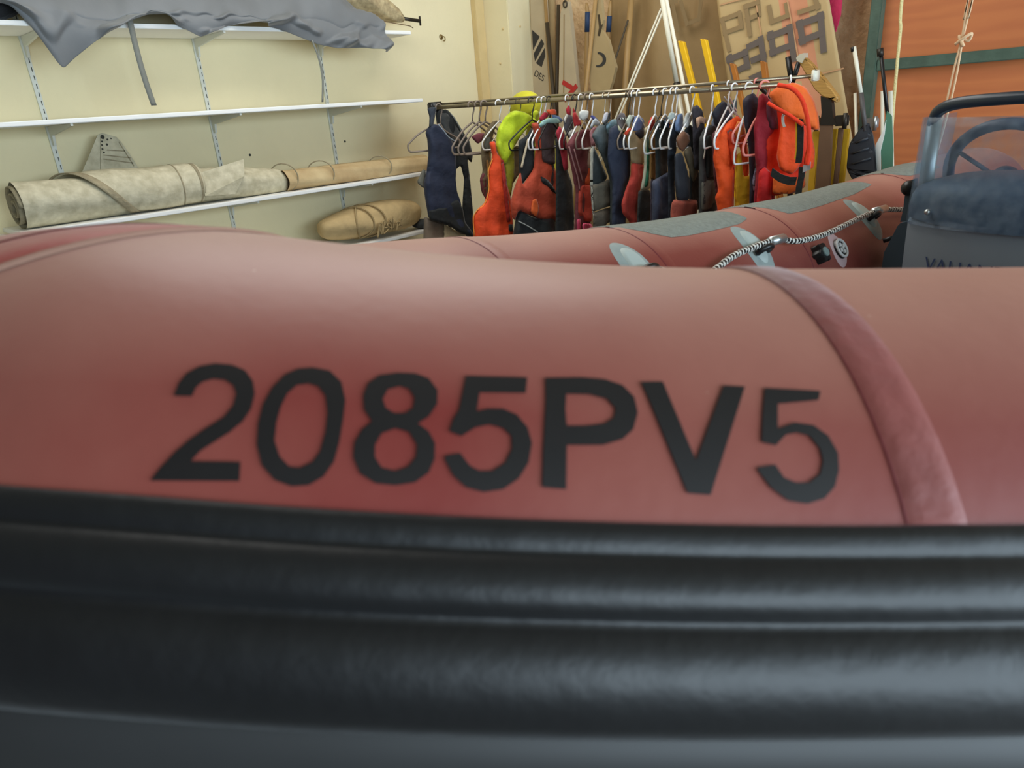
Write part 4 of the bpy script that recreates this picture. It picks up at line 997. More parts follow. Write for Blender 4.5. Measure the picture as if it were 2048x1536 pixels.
for (a, b), (c, d) in [((1706, 307), (1738, 296)), ((1706, 328), (1742, 316)), ((1712, 286), (1736, 276))]:
    bm = bmesh.new(); sweep(bm, [onY(a, b, 4.296), onY(c, d, 4.296)], .006, 8); build('blade_rib', bm, mat('black_blade', C(58, 62, 68)), bl)
pd2 = empty('paddle', down(1770, 330, 4.35), 'green and white bladed paddle with a black shaft, leaning in front of the plywood door', 'paddle')
bm = bmesh.new(); sweep(bm, [onY(1761, 98, 4.38), onY(1776, 240, 4.36)], .010, 10); build('shaft', bm, m_hole, pd2)
bm = bmesh.new(); sweep(bm, [onY(1760, 97, 4.38), onY(1761, 112, 4.38)], .017, 10); build('grip', bm, m_dark, pd2)
bm = bmesh.new(); prism(bm, [onY(a, b, 4.35) for a, b in [(1774, 222), (1783, 232), (1786, 300), (1784, 352), (1764, 352), (1762, 300), (1768, 250)]], (0, .012, 0)); build('green_blade', bm, mat('green_blade', C(84, 132, 108), .5), pd2, False)
bm = bmesh.new(); prism(bm, [onY(a, b, 4.345) for a, b in [(1772, 240), (1766, 262), (1751, 290), (1750, 352), (1761, 352), (1761, 302), (1769, 268)]], (0, .012, 0)); build('white_edge', bm, mat('white_blade', C(232, 232, 222), .5), pd2, False)
spar('white_tube', (1765, 182), (1765, 225), 4.42, .010, m_wspar, 'left one of two short white tubes around the black paddle shaft by the door')
spar('white_tube', (1781, 182), (1782, 240), 4.42, .012, m_wspar, 'right one of two short white tubes around the black paddle shaft by the door')
spar('grey_tube', (1710, 186), (1712, 250), 4.38, .009, m_alu, 'thin grey tube left of the black paddle shaft', group=None)
# ropes in front of the door
m_rope = mat('cream_rope', C(238, 222, 160), .8, noise=.15, nscale=90, bump=.5, bscale=120)
yc = 4.55
P = [onY(a, b, yc) for a, b in [(1808, -40), (1801, 60), (1795, 120), (1788, 200), (1782, 280), (1776, 345), (1772, 400)]]
P.append(np.array([P[-1][0], yc, .02])); P.insert(0, np.array([P[0][0] + .0, yc, 3.48]))
bm = bmesh.new(); sweep(bm, smoothpath(P, 6), .0085, 8); tag(build('hanging_rope', bm, m_rope), 'thick cream rope hanging before the left edge of the plywood door', 'rope')
yc = 3.4
P = [onY(a, b, yc) for a, b in [(1945, -40), (1936, 0), (1924, 74), (1905, 150), (1888, 225), (1868, 300)]]
cd = empty('knotted_cord', (P[2][0], yc, P[2][2]), 'thin doubled cord with a knot, hanging in front of the plywood door above the windscreen', 'cord')
for dx in (0, .014):
    q_ = [p + np.array([dx * (1 if i != 2 else .3), 0, 0]) for i, p in enumerate(P)]; q_.insert(0, np.array([q_[0][0] + .1, yc, 3.48])); bm = bmesh.new(); sweep(bm, smoothpath(q_, 5), .004, 6); build('strand', bm, mat('pale_pink_cord', C(222, 186, 146), .8), cd)
bm = bmesh.new(); c_ = onY(1924, 76, yc); sweep(bm, smoothpath([c_ + np.array(v) for v in [(-.02, 0, -.02), (.01, -.01, .0), (.03, 0, .012), (.02, .01, -.012), (-.01, 0, .008), (.012, -.012, -.03)]], 5), .006, 8); build('knot', bm, mat('pale_pink_cord', C(222, 186, 146)), cd)

# ---------------------------------------------------------------- clothes rack
YR = 3.30
def rz(x): return float(np.interp(x, [-3.75, -1.27], [1.632, 1.605]))
xa, xb = onY(868, 214, YR)[0], onY(1556, 178, YR)[0]; xc = onY(1632, 160, YR + .06)[0]
rack = empty('clothes_rack', ((xa + xb) / 2, YR, 0), 'steel clothes rail loaded with buoyancy vests and wet jackets', 'rack')
m_rail2 = mat('worn_steel_rail', C(176, 164, 140), .3, .85, noise=.2, nscale=12)
bm = bmesh.new(); sweep(bm, [(xa, YR, rz(xa)), (xb, YR, rz(xb))], .0125, 14); build('rail', bm, m_rail2, rack)
bm = bmesh.new(); sweep(bm, [(xa + .02, YR + .06, rz(xa) + .018), (xc, YR + .06, rz(xb) + .026)], .008, 12); build('rear_rail', bm, m_rail2, rack)
for x, nm in ((xa - .02, 'left'), (xc - .27, 'right')):
    bm = bmesh.new(); sweep(bm, [(x, YR + .05, .02), (x, YR + .05, rz(x))] if nm == 'left' else [(x, YR + .30, .02), (x, YR + .30, 1.40), (x, YR + .20, 1.56), (x, YR + .06, rz(x) + .015)], .012, 12); build('post', bm, m_dark, rack)
    if nm == 'left':
      bm = bmesh.new(); box(bm, (x - .03, YR - .02, rz(x) - .03), (x + .03, YR + .075, rz(x) + .035), bevel=.008); build('corner_joint', bm, m_hole, rack)
    bm = bmesh.new(); sweep(bm, [(x, YR - .28, .03), (x, YR + .33, .03)], .016, 10); build('foot', bm, m_dark, rack)
bm = bmesh.new(); box(bm, (xc - .012, YR + .03, rz(xb) + .005), (xc + .004, YR + .09, rz(xb) + .05), bevel=.003); build('end_cap', bm, m_wspar, rack)

H_WHITE = mat('white_plastic', C(240, 240, 240), .35); H_BRN = mat('brown_grey_plastic', C(132, 118, 106), .45); H_DRK = mat('dark_wire', C(62, 58, 52), .4, .5)
H_PINK = mat('pink_red_plastic', C(232, 140, 128), .4); H_SIL = mat('silver_wire', C(196, 190, 178), .3, .8); H_BLK = mat('black_plastic', C(26, 27, 28))
def rotp(p, yaw): c, s = math.cos(yaw), math.sin(yaw); return (p[0] * c - p[1] * s, p[0] * s + p[1] * c, p[2])
def hanger(px, m, label, yaw=-.35, half=.20, r=.0048, off=0, rear=False, drop=.125):
    half *= .86
    jit = .17 * math.sin(px * 2.3)
    if yaw == -.35 and px > 1070: yaw = .02 + jit; half *= .64; r = min(r, .0045)
    elif yaw == -.55: yaw = -.3; half *= .8
    """a coat hanger hooked over the rail; local x is along room -y (towards the boat)"""
    y0 = YR + (.06 if rear else 0); x0 = onY(px, 200, y0)[0]; z0 = (rz(x0) + (.018 if rear else 0)); rail_r = .008 if rear else .0125
    R_ = rail_r + r + .003
    prof = [(R_ * math.cos(a), R_ * math.sin(a)) for a in np.linspace(math.radians(-25), math.radians(180), 12)] + [(-R_ * .9, -.025), (-.004, -.065), (0, -.10)]
    loc = lambda u, w, z: Vector((x0 + rotp((w, -u, z), yaw)[0], y0 + rotp((w, -u, z), yaw)[1], z0 + z))
    bm = bmesh.new()
    hook = [loc(u, 0, z) for u, z in prof]
    sweep(bm, hook, r * .8, 8)
    n = hook[-1]; top = -.10
    loop = smoothpath([np.array(loc(off + u, 0, top + z)) for u, z in [(0 - off, 0), (half * .45, -.045), (half * .92, -drop * .82), (half, -drop), (half * .96, -drop - .028), (half * .8, -drop - .036), (0, -drop - .036), (-half * .8, -drop - .036), (-half * .96, -drop - .028), (-half, -drop), (-half * .92, -drop * .82), (-half * .45, -.045)]] + [np.array(loc(0, 0, top))], 4)
    sweep(bm, loop[:-1], r, 8, closed=True)
    return tag(build('coat_hanger', bm, m), label, 'hanger', 'coat hangers on the rack')

NAVY = fab(40, 48, 70); BLK = fab(34, 38, 40); CHAR = fab(72, 74, 74); GREY = fab(112, 112, 104); LIME = fab(196, 218, 36); ORNG = fab(236, 76, 26); BORN = fab(255, 90, 24)
RUST = fab(190, 74, 46); BRICK = fab(186, 62, 50); MAR = fab(116, 56, 62); CRIM = fab(190, 36, 54); TAN = fab(170, 148, 112); OCH = fab(176, 130, 72); OLIVE = fab(112, 98, 72); KHAKI = fab(120, 108, 86)
BLUE = fab(98, 126, 168); LBLU = fab(150, 178, 190); SLATE = fab(88, 98, 100); GRN = fab(36, 112, 84); WHT = fab(222, 222, 214); YEL = fab(248, 196, 40); DNAV = fab(46, 54, 74); PINK = fab(226, 84, 120); REDC = fab(206, 62, 60)
PURP = fab(74, 66, 82); BRN = fab(122, 82, 58); TEAL = fab(150, 200, 190)

# ---- garments: padded panels cut to shape, each hanging in its own plane square to the rail
def A(l): return [(800 + x / 4.042, 120 + y / 4.042) for x, y in l]
def B(l): return [(1200 + x / 4.042, 120 + y / 4.042) for x, y in l]
def pdist(p, loop):
    best = 1e9
    for k in range(len(loop)):
        a, b = loop[k - 1], loop[k]; ab = b - a; L2 = ab.length_squared
        t = 0 if L2 == 0 else max(0, min(1, (p - a).dot(ab) / L2)); best = min(best, (a + ab * t - p).length)
    return best
class Plane:
    def __init__(s, px, yaw, rear=False, d=0.0):
        s.y0 = YR + (.06 if rear else 0); s.x0 = onY(px, 200, s.y0)[0]; s.n = np.array([math.cos(yaw), math.sin(yaw), 0]); s.u = np.array([-s.n[1], s.n[0], 0]); s.o = np.array([s.x0, s.y0, rz(s.x0)]) + s.n * d
    def uz(s, p):
        d = ray(*p); e = np.array([0, 0, EYE]); k = ((s.o - e) @ s.n) / (d @ s.n); q = e + d * k - s.o; return Vector((q @ s.u, q[2], 0))
    def xyz(s, u, z, d): return s.o + s.u * u + s.n * d + np.array([0, 0, z])
def soften(loop, n=2):
    L = [Vector(p) for p in loop]
    for _ in range(n):
        o = []
        for k in range(len(L)):
            a, b = L[k], L[(k + 1) % len(L)]; k_ = min(.14, .010 / max(1e-4, (b - a).length)); o += [a * (1 - k_) + b * k_, a * k_ + b * (1 - k_)]
        L = o
    return L
def panel(name, pl, poly, m, root, d=0.0, puff=.014, R_=.016, fold=.005, seed=0, back=.6):
    loop = soften([pl.uz(p) for p in poly], 1); b2 = bmesh.new(); vs_ = [b2.verts.new(p) for p in loop]
    for t in tessellate_polygon([loop]):
        try: b2.faces.new([vs_[i] for i in t])
        except ValueError: pass
    for _ in range(6):
        es = [e for e in b2.edges if e.calc_length() > .028]
        if not es: break
        bmesh.ops.subdivide_edges(b2, edges=es, cuts=1); bmesh.ops.triangulate(b2, faces=b2.faces)
    bmesh.ops.beautify_fill(b2, faces=b2.faces, edges=[e for e in b2.edges if len(e.link_faces) == 2])
    bx_ = min(max(p.x for p in loop) - min(p.x for p in loop), max(p.y for p in loop) - min(p.y for p in loop)); puff = min(puff, .08 * bx_); R_ = min(R_, .3 * bx_); fold = min(fold, .05 * bx_)
    b2.verts.index_update(); rs_ = random.Random(seed + len(poly) * 7 + int(poly[0][0])); ph = [rs_.random() * 6 for _ in range(5)]
    bm = bmesh.new(); fr, bk = [], []
    for v in b2.verts:
        ds = pdist(v.co, loop); k = min(1, ds / R_); h = math.sqrt(max(0, 1 - (1 - k) ** 2)); u, z = v.co.x, v.co.y
        w = fold * k * (math.sin(u * 62 + ph[0] + 1.5 * math.sin(z * 7 + ph[1])) + .7 * math.sin(u * 31 + z * 22 + ph[2]) + .5 * math.sin(z * 48 + ph[3] + u * 15))
        a = bm.verts.new(tuple(pl.xyz(u, z, d + puff * h + w))); fr.append(a)
        bk.append(a if ds < 1e-5 else bm.verts.new(tuple(pl.xyz(u, z, d - puff * back * h + w * .5))))
    for f in b2.faces:
        i_ = [v.index for v in f.verts]
        try: bm.faces.new([fr[k] for k in i_])
        except ValueError: pass
        try: bm.faces.new([bk[k] for k in reversed(i_)])
        except ValueError: pass
    b2.free(); return build(name, bm, m, root)
def cordline(name, pl, pts, r, m, root, d=.022):
    bm = bmesh.new(); sweep(bm, smoothpath([pl.xyz(*(lambda q: (q.x, q.y))(pl.uz(p)), d) for p in pts], 4), r, 6); return build(name, bm, m, root)
def hung(px, name, cat, label, parts, yaw=None, rear=False, d=0.0):
    if yaw is None: yaw = -.35 if px < 1110 else -.12
    pl = Plane(px, yaw, rear, d); allp = [p for q in parts for p in q[1]]; zb = min(pl.uz(p).y for p in allp)
    root = empty(name, pl.xyz(0, zb, 0), label, cat, 'clothing hung on the rack')
    for k, q in enumerate(parts):
        nm, poly, m = q[:3]; kw = q[3] if len(q) > 3 else {}
        if 'r' in kw: cordline(nm, pl, poly, kw['r'], m, root, kw.get('d', .022))
        else: panel(nm, pl, poly, m, root, seed=px + k, **kw)
    return root
LOW = 1640   # panels carry on down behind the boat tube

hung(884, 'wetsuit', 'wetsuit', 'long navy sleeveless wetsuit at the left end of the rack', [
 ('body', A([(205, 590), (225, 545), (255, 518), (290, 518), (330, 545), (380, 615), (430, 660), (450, 740), (455, 860), (450, 960), (460, 1060), (490, 1140), (500, 1200), (520, 1310), (580, 1390), (588, 1425), (480, 1400), (400, 1340), (230, 1280), (200, 1100), (190, 1000), (215, 900), (230, 760), (220, 640)]), NAVY, dict(puff=.03)),
 ('dark_hem', A([(225, 1210), (330, 1190), (460, 1120), (500, 1200), (520, 1310), (580, 1390), (588, 1428), (480, 1402), (400, 1344), (230, 1288)]), BLK, dict(d=.016, puff=.016)),
 ('shoulder_strap', A([(214, 395), (232, 384), (292, 380), (280, 440), (262, 545), (228, 545), (232, 460)]), fab(56, 62, 72), dict(puff=.01, R_=.015, d=.012)),
 ('neck_piping', A([(300, 522), (345, 575), (385, 625), (432, 655)]), fab(176, 190, 204), dict(r=.004, d=.02)),
 ('taupe_lining', A([(208, 1270), (370, 1320), (372, 1440), (380, LOW), (200, LOW), (203, 1440)]), fab(126, 112, 96), dict(d=-.03, puff=.012)),
 ('cream_lining', A([(360, 1320), (470, 1385), (540, 1400), (560, 1440), (560, LOW), (365, LOW)]), fab(216, 200, 160), dict(d=-.035, puff=.01)),
 ('grey_sleeve', A([(150, 990), (200, 880), (225, 900), (215, 1040), (190, 1030)]), fab(112, 110, 98), dict(d=-.03, puff=.012, R_=.015))], yaw=-.3)
hung(872, 'wetsuit', 'wetsuit', 'charcoal and black wetsuit with a long arm slit, hanging directly behind the navy wetsuit', [
 ('body', A([(300, 405), (380, 398), (440, 460), (510, 580), (560, 650), (590, 770), (578, 832), (545, 800), (565, 950), (592, 1250), (600, LOW), (500, LOW), (500, 1310), (505, 1150), (518, 960), (490, 850), (440, 900), (400, 700), (300, 540), (285, 440)]), BLK, dict(puff=.012)),
 ('grey_back', A([(300, 430), (380, 430), (440, 500), (492, 610), (470, 690), (400, 640), (340, 560), (296, 500)]), CHAR, dict(d=.006, puff=.012)),
 ('seam_edge', A([(400, 430), (460, 520), (500, 610)]), fab(150, 156, 156), dict(r=.003, d=.018))], yaw=-.3, d=-.03)
hanger(876, H_BRN, 'grey-brown hanger sticking out left of the navy wetsuit', yaw=-.3, off=.06, half=.22, r=.006)
for i, (px, lb) in enumerate([(941, 'leftmost of the three empty grey-brown hangers between navy wetsuit and orange trousers'), (955, 'middle one of the three empty grey-brown hangers between navy wetsuit and orange trousers'), (967, 'rightmost of the three empty grey-brown hangers between navy wetsuit and orange trousers')]):
    hanger(px, H_BRN, lb, yaw=-.25 - .06 * i, half=.19, r=.0065, drop=.15)
hung(990, 'vest', 'vest', 'olive-brown vest with dark edges, left of the bright orange trousers', [
 ('body', A([(658, 660), (690, 580), (740, 500), (792, 488), (760, 580), (735, 680), (735, 1000), (700, 1140), (655, 1060), (645, 960), (668, 900), (655, 760)]), OLIVE, dict(puff=.016, R_=.02)),
 ('maroon_side', A([(640, 965), (665, 910), (700, 930), (698, 1130), (660, 1080)]), MAR, dict(d=.006, puff=.014, R_=.02)),
 ('grey_armhole', A([(668, 690), (690, 630), (720, 620), (720, 730), (690, 745)]), fab(96, 98, 92), dict(d=.014, puff=.01, R_=.012)),
 ('maroon_sleeve', A([(582, 622), (640, 590), (702, 592), (690, 640), (640, 682)]), fab(112, 50, 58), dict(d=-.02, puff=.01, R_=.015)),
 ('tan_side', A([(690, 740), (728, 720), (732, 1010), (705, 1080)]), OCH, dict(d=.008, puff=.014, R_=.02))])
hanger(996, H_WHITE, 'white hanger holding the olive-brown vest', half=.15, yaw=-.35)
hung(1040, 'rain_jacket', 'jacket', 'lime-yellow waterproof jacket with a drooping sleeve', [
 ('body', A([(890, 420), (930, 408), (1000, 418), (1060, 450), (1112, 490), (1070, 520), (1010, 570), (960, 640), (915, 720), (880, 790), (850, 850), (800, 780), (770, 690), (788, 560), (840, 470)]), LIME, dict(puff=.035, fold=.010)),
 ('lower_sleeve', A([(838, 780), (880, 690), (925, 680), (935, 900), (900, 1110), (868, 1080), (850, 900)]), fab(164, 164, 46), dict(d=-.008, puff=.02, R_=.02)),
 ('olive_lining', A([(905, 720), (960, 690), (1000, 720), (990, 900), (920, 1010), (905, 900)]), OLIVE, dict(d=-.02, puff=.012)),
 ('cuff_fold', A([(1085, 430), (1130, 400), (1160, 420), (1140, 465), (1105, 475)]), fab(208, 222, 40), dict(d=-.05, puff=.02, R_=.02))])
hanger(1036, H_DRK, 'thin dark wire hanger inside the lime jacket', half=.2, r=.003, yaw=-.35)
hung(1026, 'bib_trousers', 'trousers', 'bright orange-red bib trousers, widening downwards, left of the lime jacket', [
 ('body', A([(720, 662), (770, 655), (785, 750), (820, 790), (850, 870), (865, 1000), (900, 1130), (920, 1400), (925, LOW), (590, LOW), (595, 1425), (585, 1270), (620, 1210), (680, 1160), (715, 1050), (710, 900), (735, 820), (745, 770)]), ORNG, dict(puff=.03, R_=.05, fold=.007)),
 ('dark_red_stripe', A([(800, 800), (822, 810), (850, 1000), (880, 1300), (850, 1310), (815, 1000)]), fab(176, 44, 34), dict(d=.026, puff=.006, R_=.008, fold=0)),
 ('black_tab', A([(858, 1322), (896, 1325), (896, 1385), (860, 1380)]), BLK, dict(d=.032, puff=.006, R_=.008, fold=0)),
 ('orange_edge', A([(745, 800), (712, 900), (716, 1050), (680, 1165), (620, 1215), (590, 1280), (598, 1420)]), fab(255, 160, 60), dict(r=.003, d=.006))], d=.05)
hanger(1014, H_SIL, 'thin silver hanger holding the orange bib trousers', half=.14, r=.003, yaw=-.35)
# lime hood hanging behind the rail
q = onY(1052, 214, YR + .19); bm = bmesh.new(); bmesh.ops.create_uvsphere(bm, u_segments=28, v_segments=16, radius=.094, matrix=Matrix.Translation(Vector(q)) @ Matrix.Diagonal((1.2, 1, 1.0, 1)))
hl = empty('hooded_jacket', (q[0], q[1], q[2] - .6), 'yellow-lime hood and jacket hung behind the rail, above the lime waterproof jacket', 'jacket')
build('hood', bm, fab(206, 200, 40), hl)
bm = bmesh.new(); G = []
for k, (z, a_, b_) in enumerate([(-.05, .05, .05), (-.10, .12, .07), (-.16, .18, .08), (-.35, .2, .08), (-.6, .2, .08)]):
    G.append([(q[0] + b_ * math.cos(a), q[1] + .12 + a_ * math.sin(a) * .6, q[2] + z) for a in np.linspace(0, 2 * math.pi, 25)[:-1]])
V = gridmesh(bm, G, wrap=True); build('body', bm, fab(206, 200, 40), hl)
hung(1080, 'buoyancy_aid', 'buoyancy aid', 'rust-orange buoyancy aid with a deep dark armhole, left of the black wetsuit', [
 ('back', A([(975, 655), (1045, 610), (1085, 540), (1110, 620), (1105, 880), (1000, 1020), (982, 900)]), BLK, dict(d=-.03, puff=.01)),
 ('body', A([(1060, 512), (1110, 503), (1150, 560), (1162, 720), (1165, 800), (1240, 850), (1262, 900), (1265, 1300), (1170, 1300), (1080, 1270), (960, 1218), (930, 1300), (905, 1270), (890, 1160), (920, 1040), (975, 900), (992, 1010), (1080, 880), (1095, 700), (1080, 580)]), RUST, dict(puff=.035, R_=.04, fold=.006)),
 ('orange_panel', A([(1045, 1130), (1080, 1115), (1105, 1200), (1085, 1270), (1030, 1230)]), fab(236, 104, 44), dict(d=.036, puff=.012, R_=.02)),  # brighter fold, painted as a lighter orange patch
 ('black_pocket', A([(1115, 935), (1180, 970), (1225, 1030), (1255, 1095), (1200, 1050), (1125, 985)]), BLK, dict(d=.03, puff=.008, R_=.012, fold=0)),
 ('black_hem', A([(918, 1400), (935, 1290), (960, 1214), (1080, 1272), (1262, 1308), (1268, 1380), (1270, LOW), (915, LOW)]), BLK, dict(d=-.004, puff=.024)),
 ('hem_piping', A([(942, 1300), (1010, 1335), (1098, 1388)]), fab(176, 180, 176), dict(r=.004, d=.024)),
 ('cream_edge', A([(1046, 640), (1020, 740), (990, 870)]), fab(222, 206, 176), dict(r=.007, d=-.012))], d=.02)
hanger(1062, H_BLK, 'black hanger hook over the rail above the rust-orange buoyancy aid', half=.19, yaw=-.35)
hanger(1078, H_WHITE, 'white hanger end looping out of the armhole of the rust-orange buoyancy aid', half=.19, yaw=-.35, r=.007)
hung(1098, 'vest', 'vest', 'dark maroon-brown padded vest right of the rust-orange buoyancy aid', [
 ('body', A([(1150, 540), (1170, 490), (1245, 470), (1280, 530), (1265, 640), (1270, 840), (1240, 850), (1165, 820), (1150, 620)]), fab(78, 62, 64), dict(d=-.02, puff=.016)),
 ('teal_collar', A([(1108, 530), (1140, 490), (1200, 466), (1270, 472), (1295, 505), (1250, 515), (1180, 512), (1130, 548)]), fab(158, 200, 194), dict(d=.012, puff=.012, R_=.015)),
 ('blue_yoke', A([(1220, 440), (1280, 450), (1320, 485), (1300, 510), (1240, 480)]), BLUE, dict(d=.0, puff=.012, R_=.015)),
 ('red_shoulder', A([(1130, 470), (1170, 420), (1215, 430), (1200, 466), (1140, 500)]), fab(176, 40, 58), dict(d=-.01, puff=.012, R_=.015)),
 ('dark_lower', A([(1165, 815), (1270, 838), (1275, 1300), (1275, LOW), (1170, LOW)]), fab(60, 48, 50), dict(d=-.035, puff=.012))])
hanger(1087, H_WHITE, 'white hanger with a curved hook above the maroon-brown padded vest', half=.2, yaw=-.35)
hanger(1098, H_BLK, 'black hanger beside the white curved one, left of the crimson vest', half=.19, yaw=-.35)
hung(1120, 'wetsuit', 'wetsuit', 'long black wetsuit right of the rust-orange buoyancy aid', [
 ('body', A([(1255, 640), (1290, 610), (1335, 600), (1350, 880), (1392, 1000), (1408, 1240), (1400, LOW), (1240, LOW), (1258, 1330), (1262, 900)]), BLK, dict(puff=.02, R_=.04)),
 ('orange_shoulder', A([(1210, 400), (1290, 395), (1300, 440), (1230, 440)]), fab(232, 92, 50), dict(d=-.03, puff=.012, R_=.015))])
hung(1138, 'vest', 'vest', 'crimson vest with a grey and white neck, right of the maroon-brown vest', [
 ('body', A([(1258, 585), (1290, 528), (1335, 600), (1352, 680), (1362, 885), (1325, 898), (1300, 760), (1275, 650)]), fab(176, 44, 60), dict(puff=.02, R_=.02)),
 ('grey_neck', A([(1310, 470), (1345, 440), (1390, 450), (1402, 580), (1358, 640), (1322, 560)]), fab(96, 96, 104), dict(d=.006, puff=.014, R_=.02)),
 ('white_lining', A([(1340, 590), (1370, 560), (1396, 572), (1380, 625), (1352, 646)]), WHT, dict(d=.018, puff=.008, R_=.01)),
 ('crimson_yoke', A([(1340, 400), (1365, 360), (1385, 400), (1380, 450), (1350, 450)]), CRIM, dict(d=.0, puff=.012, R_=.015)),
 ('white_trim', A([(1310, 480), (1335, 430), (1350, 455), (1325, 520)]), WHT, dict(d=.012, puff=.008, R_=.01))])
hanger(1134, H_WHITE, 'thick white hanger above the crimson vest', half=.18, r=.008, yaw=-.35)
hanger(1149, H_BLK, 'black hanger between the crimson vest and the maroon one', half=.18, yaw=-.35)
hung(1166, 'buoyancy_aid', 'buoyancy aid', 'maroon vest with pale piping and an orange-red pocket near its hem', [
 ('body', A([(1340, 690), (1380, 630), (1420, 585), (1480, 560), (1540, 560), (1548, 700), (1525, 740), (1525, 880), (1535, 1300), (1540, LOW), (1400, LOW), (1410, 1300), (1420, 1060), (1400, 960), (1370, 800)]), MAR, dict(puff=.02)),
 ('orange_pocket', A([(1425, 1060), (1455, 1010), (1520, 1005), (1540, 1250), (1530, 1310), (1470, 1302), (1422, 1240)]), fab(196, 72, 56), dict(d=.018, puff=.022, R_=.02)),
 ('orange_strap', A([(1488, 870), (1526, 872), (1526, 1012), (1474, 1012)]), fab(218, 92, 48), dict(d=.018, puff=.012, R_=.015)),
 ('pale_strap', A([(1508, 700), (1530, 700), (1527, 880), (1492, 880)]), fab(186, 160, 140), dict(d=.018, puff=.01, R_=.012)),
 ('red_shoulder', A([(1408, 378), (1432, 420), (1484, 520), (1420, 545), (1405, 470)]), fab(206, 58, 62), dict(d=-.01, puff=.014, R_=.02)),
 ('pale_piping', A([(1345, 700), (1385, 840), (1420, 960), (1432, 1050)]), fab(176, 128, 128), dict(r=.004, d=.02)),
 ('pale_piping', A([(1382, 720), (1420, 860), (1455, 985)]), fab(176, 128, 128), dict(r=.004, d=.024)),
 ('pink_tail', A([(1408, 1290), (1440, 1280), (1446, 1340), (1430, 1400), (1410, 1390)]), PINK, dict(d=.02, puff=.01, R_=.012))])
hanger(1161, H_WHITE, 'white hanger above the maroon vest with the orange-red pocket', half=.2, yaw=-.35)
hanger(1172, H_BRN, 'brown-grey hanger showing its rounded end inside the maroon vest', half=.2, yaw=-.35, r=.006)
hung(1189, 'vest', 'vest', 'pink-grey vest with a pale blue collar behind the grey-green buoyancy aid', [
 ('body', A([(1530, 590), (1560, 540), (1610, 545), (1640, 600), (1600, 700), (1545, 700)]), fab(196, 140, 150), dict(puff=.014, R_=.02)),
 ('pale_collar', A([(1518, 548), (1540, 490), (1565, 470), (1600, 500), (1622, 555), (1585, 530), (1555, 530), (1535, 560)]), fab(206, 220, 232), dict(d=.014, puff=.01, R_=.014)),
 ('blue_shoulder', A([(1545, 450), (1575, 445), (1625, 495), (1618, 520), (1580, 490)]), fab(92, 100, 172), dict(d=-.01, puff=.012, R_=.014)),
 ('white_neck', A([(1465, 420), (1500, 400), (1550, 410), (1545, 460), (1510, 490), (1470, 470)]), WHT, dict(d=-.02, puff=.014, R_=.016)),
 ('pink_tail', A([(1484, 1318), (1560, 1325), (1580, 1380), (1575, LOW), (1500, LOW)]), PINK, dict(d=-.01, puff=.01, R_=.014))])
hanger(1183, H_WHITE, 'white hanger above the pink-grey vest with the pale blue collar', half=.19, yaw=-.35)
hung(1236, 'jacket', 'jacket', 'slate grey long jacket with a pale blue shoulder yoke', [
 ('body', A([(1548, 610), (1600, 530), (1690, 500), (1750, 560), (1790, 640), (1800, 1000), (1790, LOW), (1690, LOW), (1700, 1060), (1690, 950), (1640, 800), (1585, 690)]), SLATE, dict(puff=.025, R_=.04)),
 ('pale_blue_yoke', A([(1640, 530), (1690, 480), (1735, 480), (1765, 545), (1745, 620), (1700, 640), (1655, 600)]), fab(142, 176, 190), dict(d=.02, puff=.012, R_=.02, fold=.006)),
 ('striped_collar', A([(1618, 500), (1640, 430), (1668, 420), (1690, 470), (1650, 530)]), fab(206, 206, 214), dict(d=.01, puff=.012, R_=.014)),
 ('black_trim', A([(1622, 520), (1660, 480), (1668, 430)]), BLK, dict(r=.006, d=.022))], d=-.01)
hanger(1208, H_SIL, 'silver wire hanger above the grey-green buoyancy aid', half=.2, r=.0035, yaw=-.35)
hung(1222, 'buoyancy_aid', 'buoyancy aid', 'grey-green buoyancy aid with two stacked pockets and pale edges', [
 ('back', A([(1556, 690), (1590, 720), (1690, 950), (1640, 1010), (1550, 1020)]), fab(38, 46, 46), dict(d=-.01, puff=.012)),
 ('upper_pocket', A([(1540, 1012), (1600, 995), (1640, 985), (1690, 960), (1722, 1080), (1735, 1170), (1650, 1195), (1560, 1228), (1545, 1150)]), fab(104, 98, 84), dict(puff=.03, R_=.025)),
 ('lower_pocket', A([(1560, 1235), (1650, 1202), (1738, 1180), (1748, 1285), (1660, 1330), (1640, LOW), (1560, LOW)]), fab(98, 90, 78), dict(puff=.03, R_=.025)),
 ('pale_strap', A([(1530, 720), (1560, 690), (1552, 1000), (1560, 1240), (1565, 1340), (1545, 1200), (1530, 1000)]), fab(176, 170, 152), dict(d=.006, puff=.01, R_=.014))], d=.02)
hanger(1219, H_SIL, 'silver wire hanger above the slate grey jacket', half=.2, r=.0035, yaw=-.35)
hung(1254, 'wetsuit', 'wetsuit', 'dark navy wetsuit between the slate grey jacket and the tan and red vest', [
 ('body', B([(70, 560), (130, 520), (190, 600), (250, 760), (245, 900), (200, 1180), (200, LOW), (90, LOW), (100, 1000), (60, 800)]), DNAV, dict(puff=.02)),
 ('grey_hood', B([(118, 470), (150, 425), (185, 430), (200, 480), (190, 560), (150, 575), (125, 530)]), fab(112, 104, 104), dict(d=.012, puff=.016, R_=.02)),
 ('white_label', B([(132, 466), (176, 468), (176, 484), (132, 482)]), WHT, dict(d=.028, puff=.004, R_=.006, fold=0)),
 ('cream_collar', B([(120, 520), (150, 560), (180, 580), (165, 600), (125, 570)]), fab(206, 206, 170), dict(d=.02, puff=.008, R_=.012))])
hanger(1256, H_DRK, 'dark wire hanger above the dark navy wetsuit', half=.2, r=.0035, yaw=-.35)
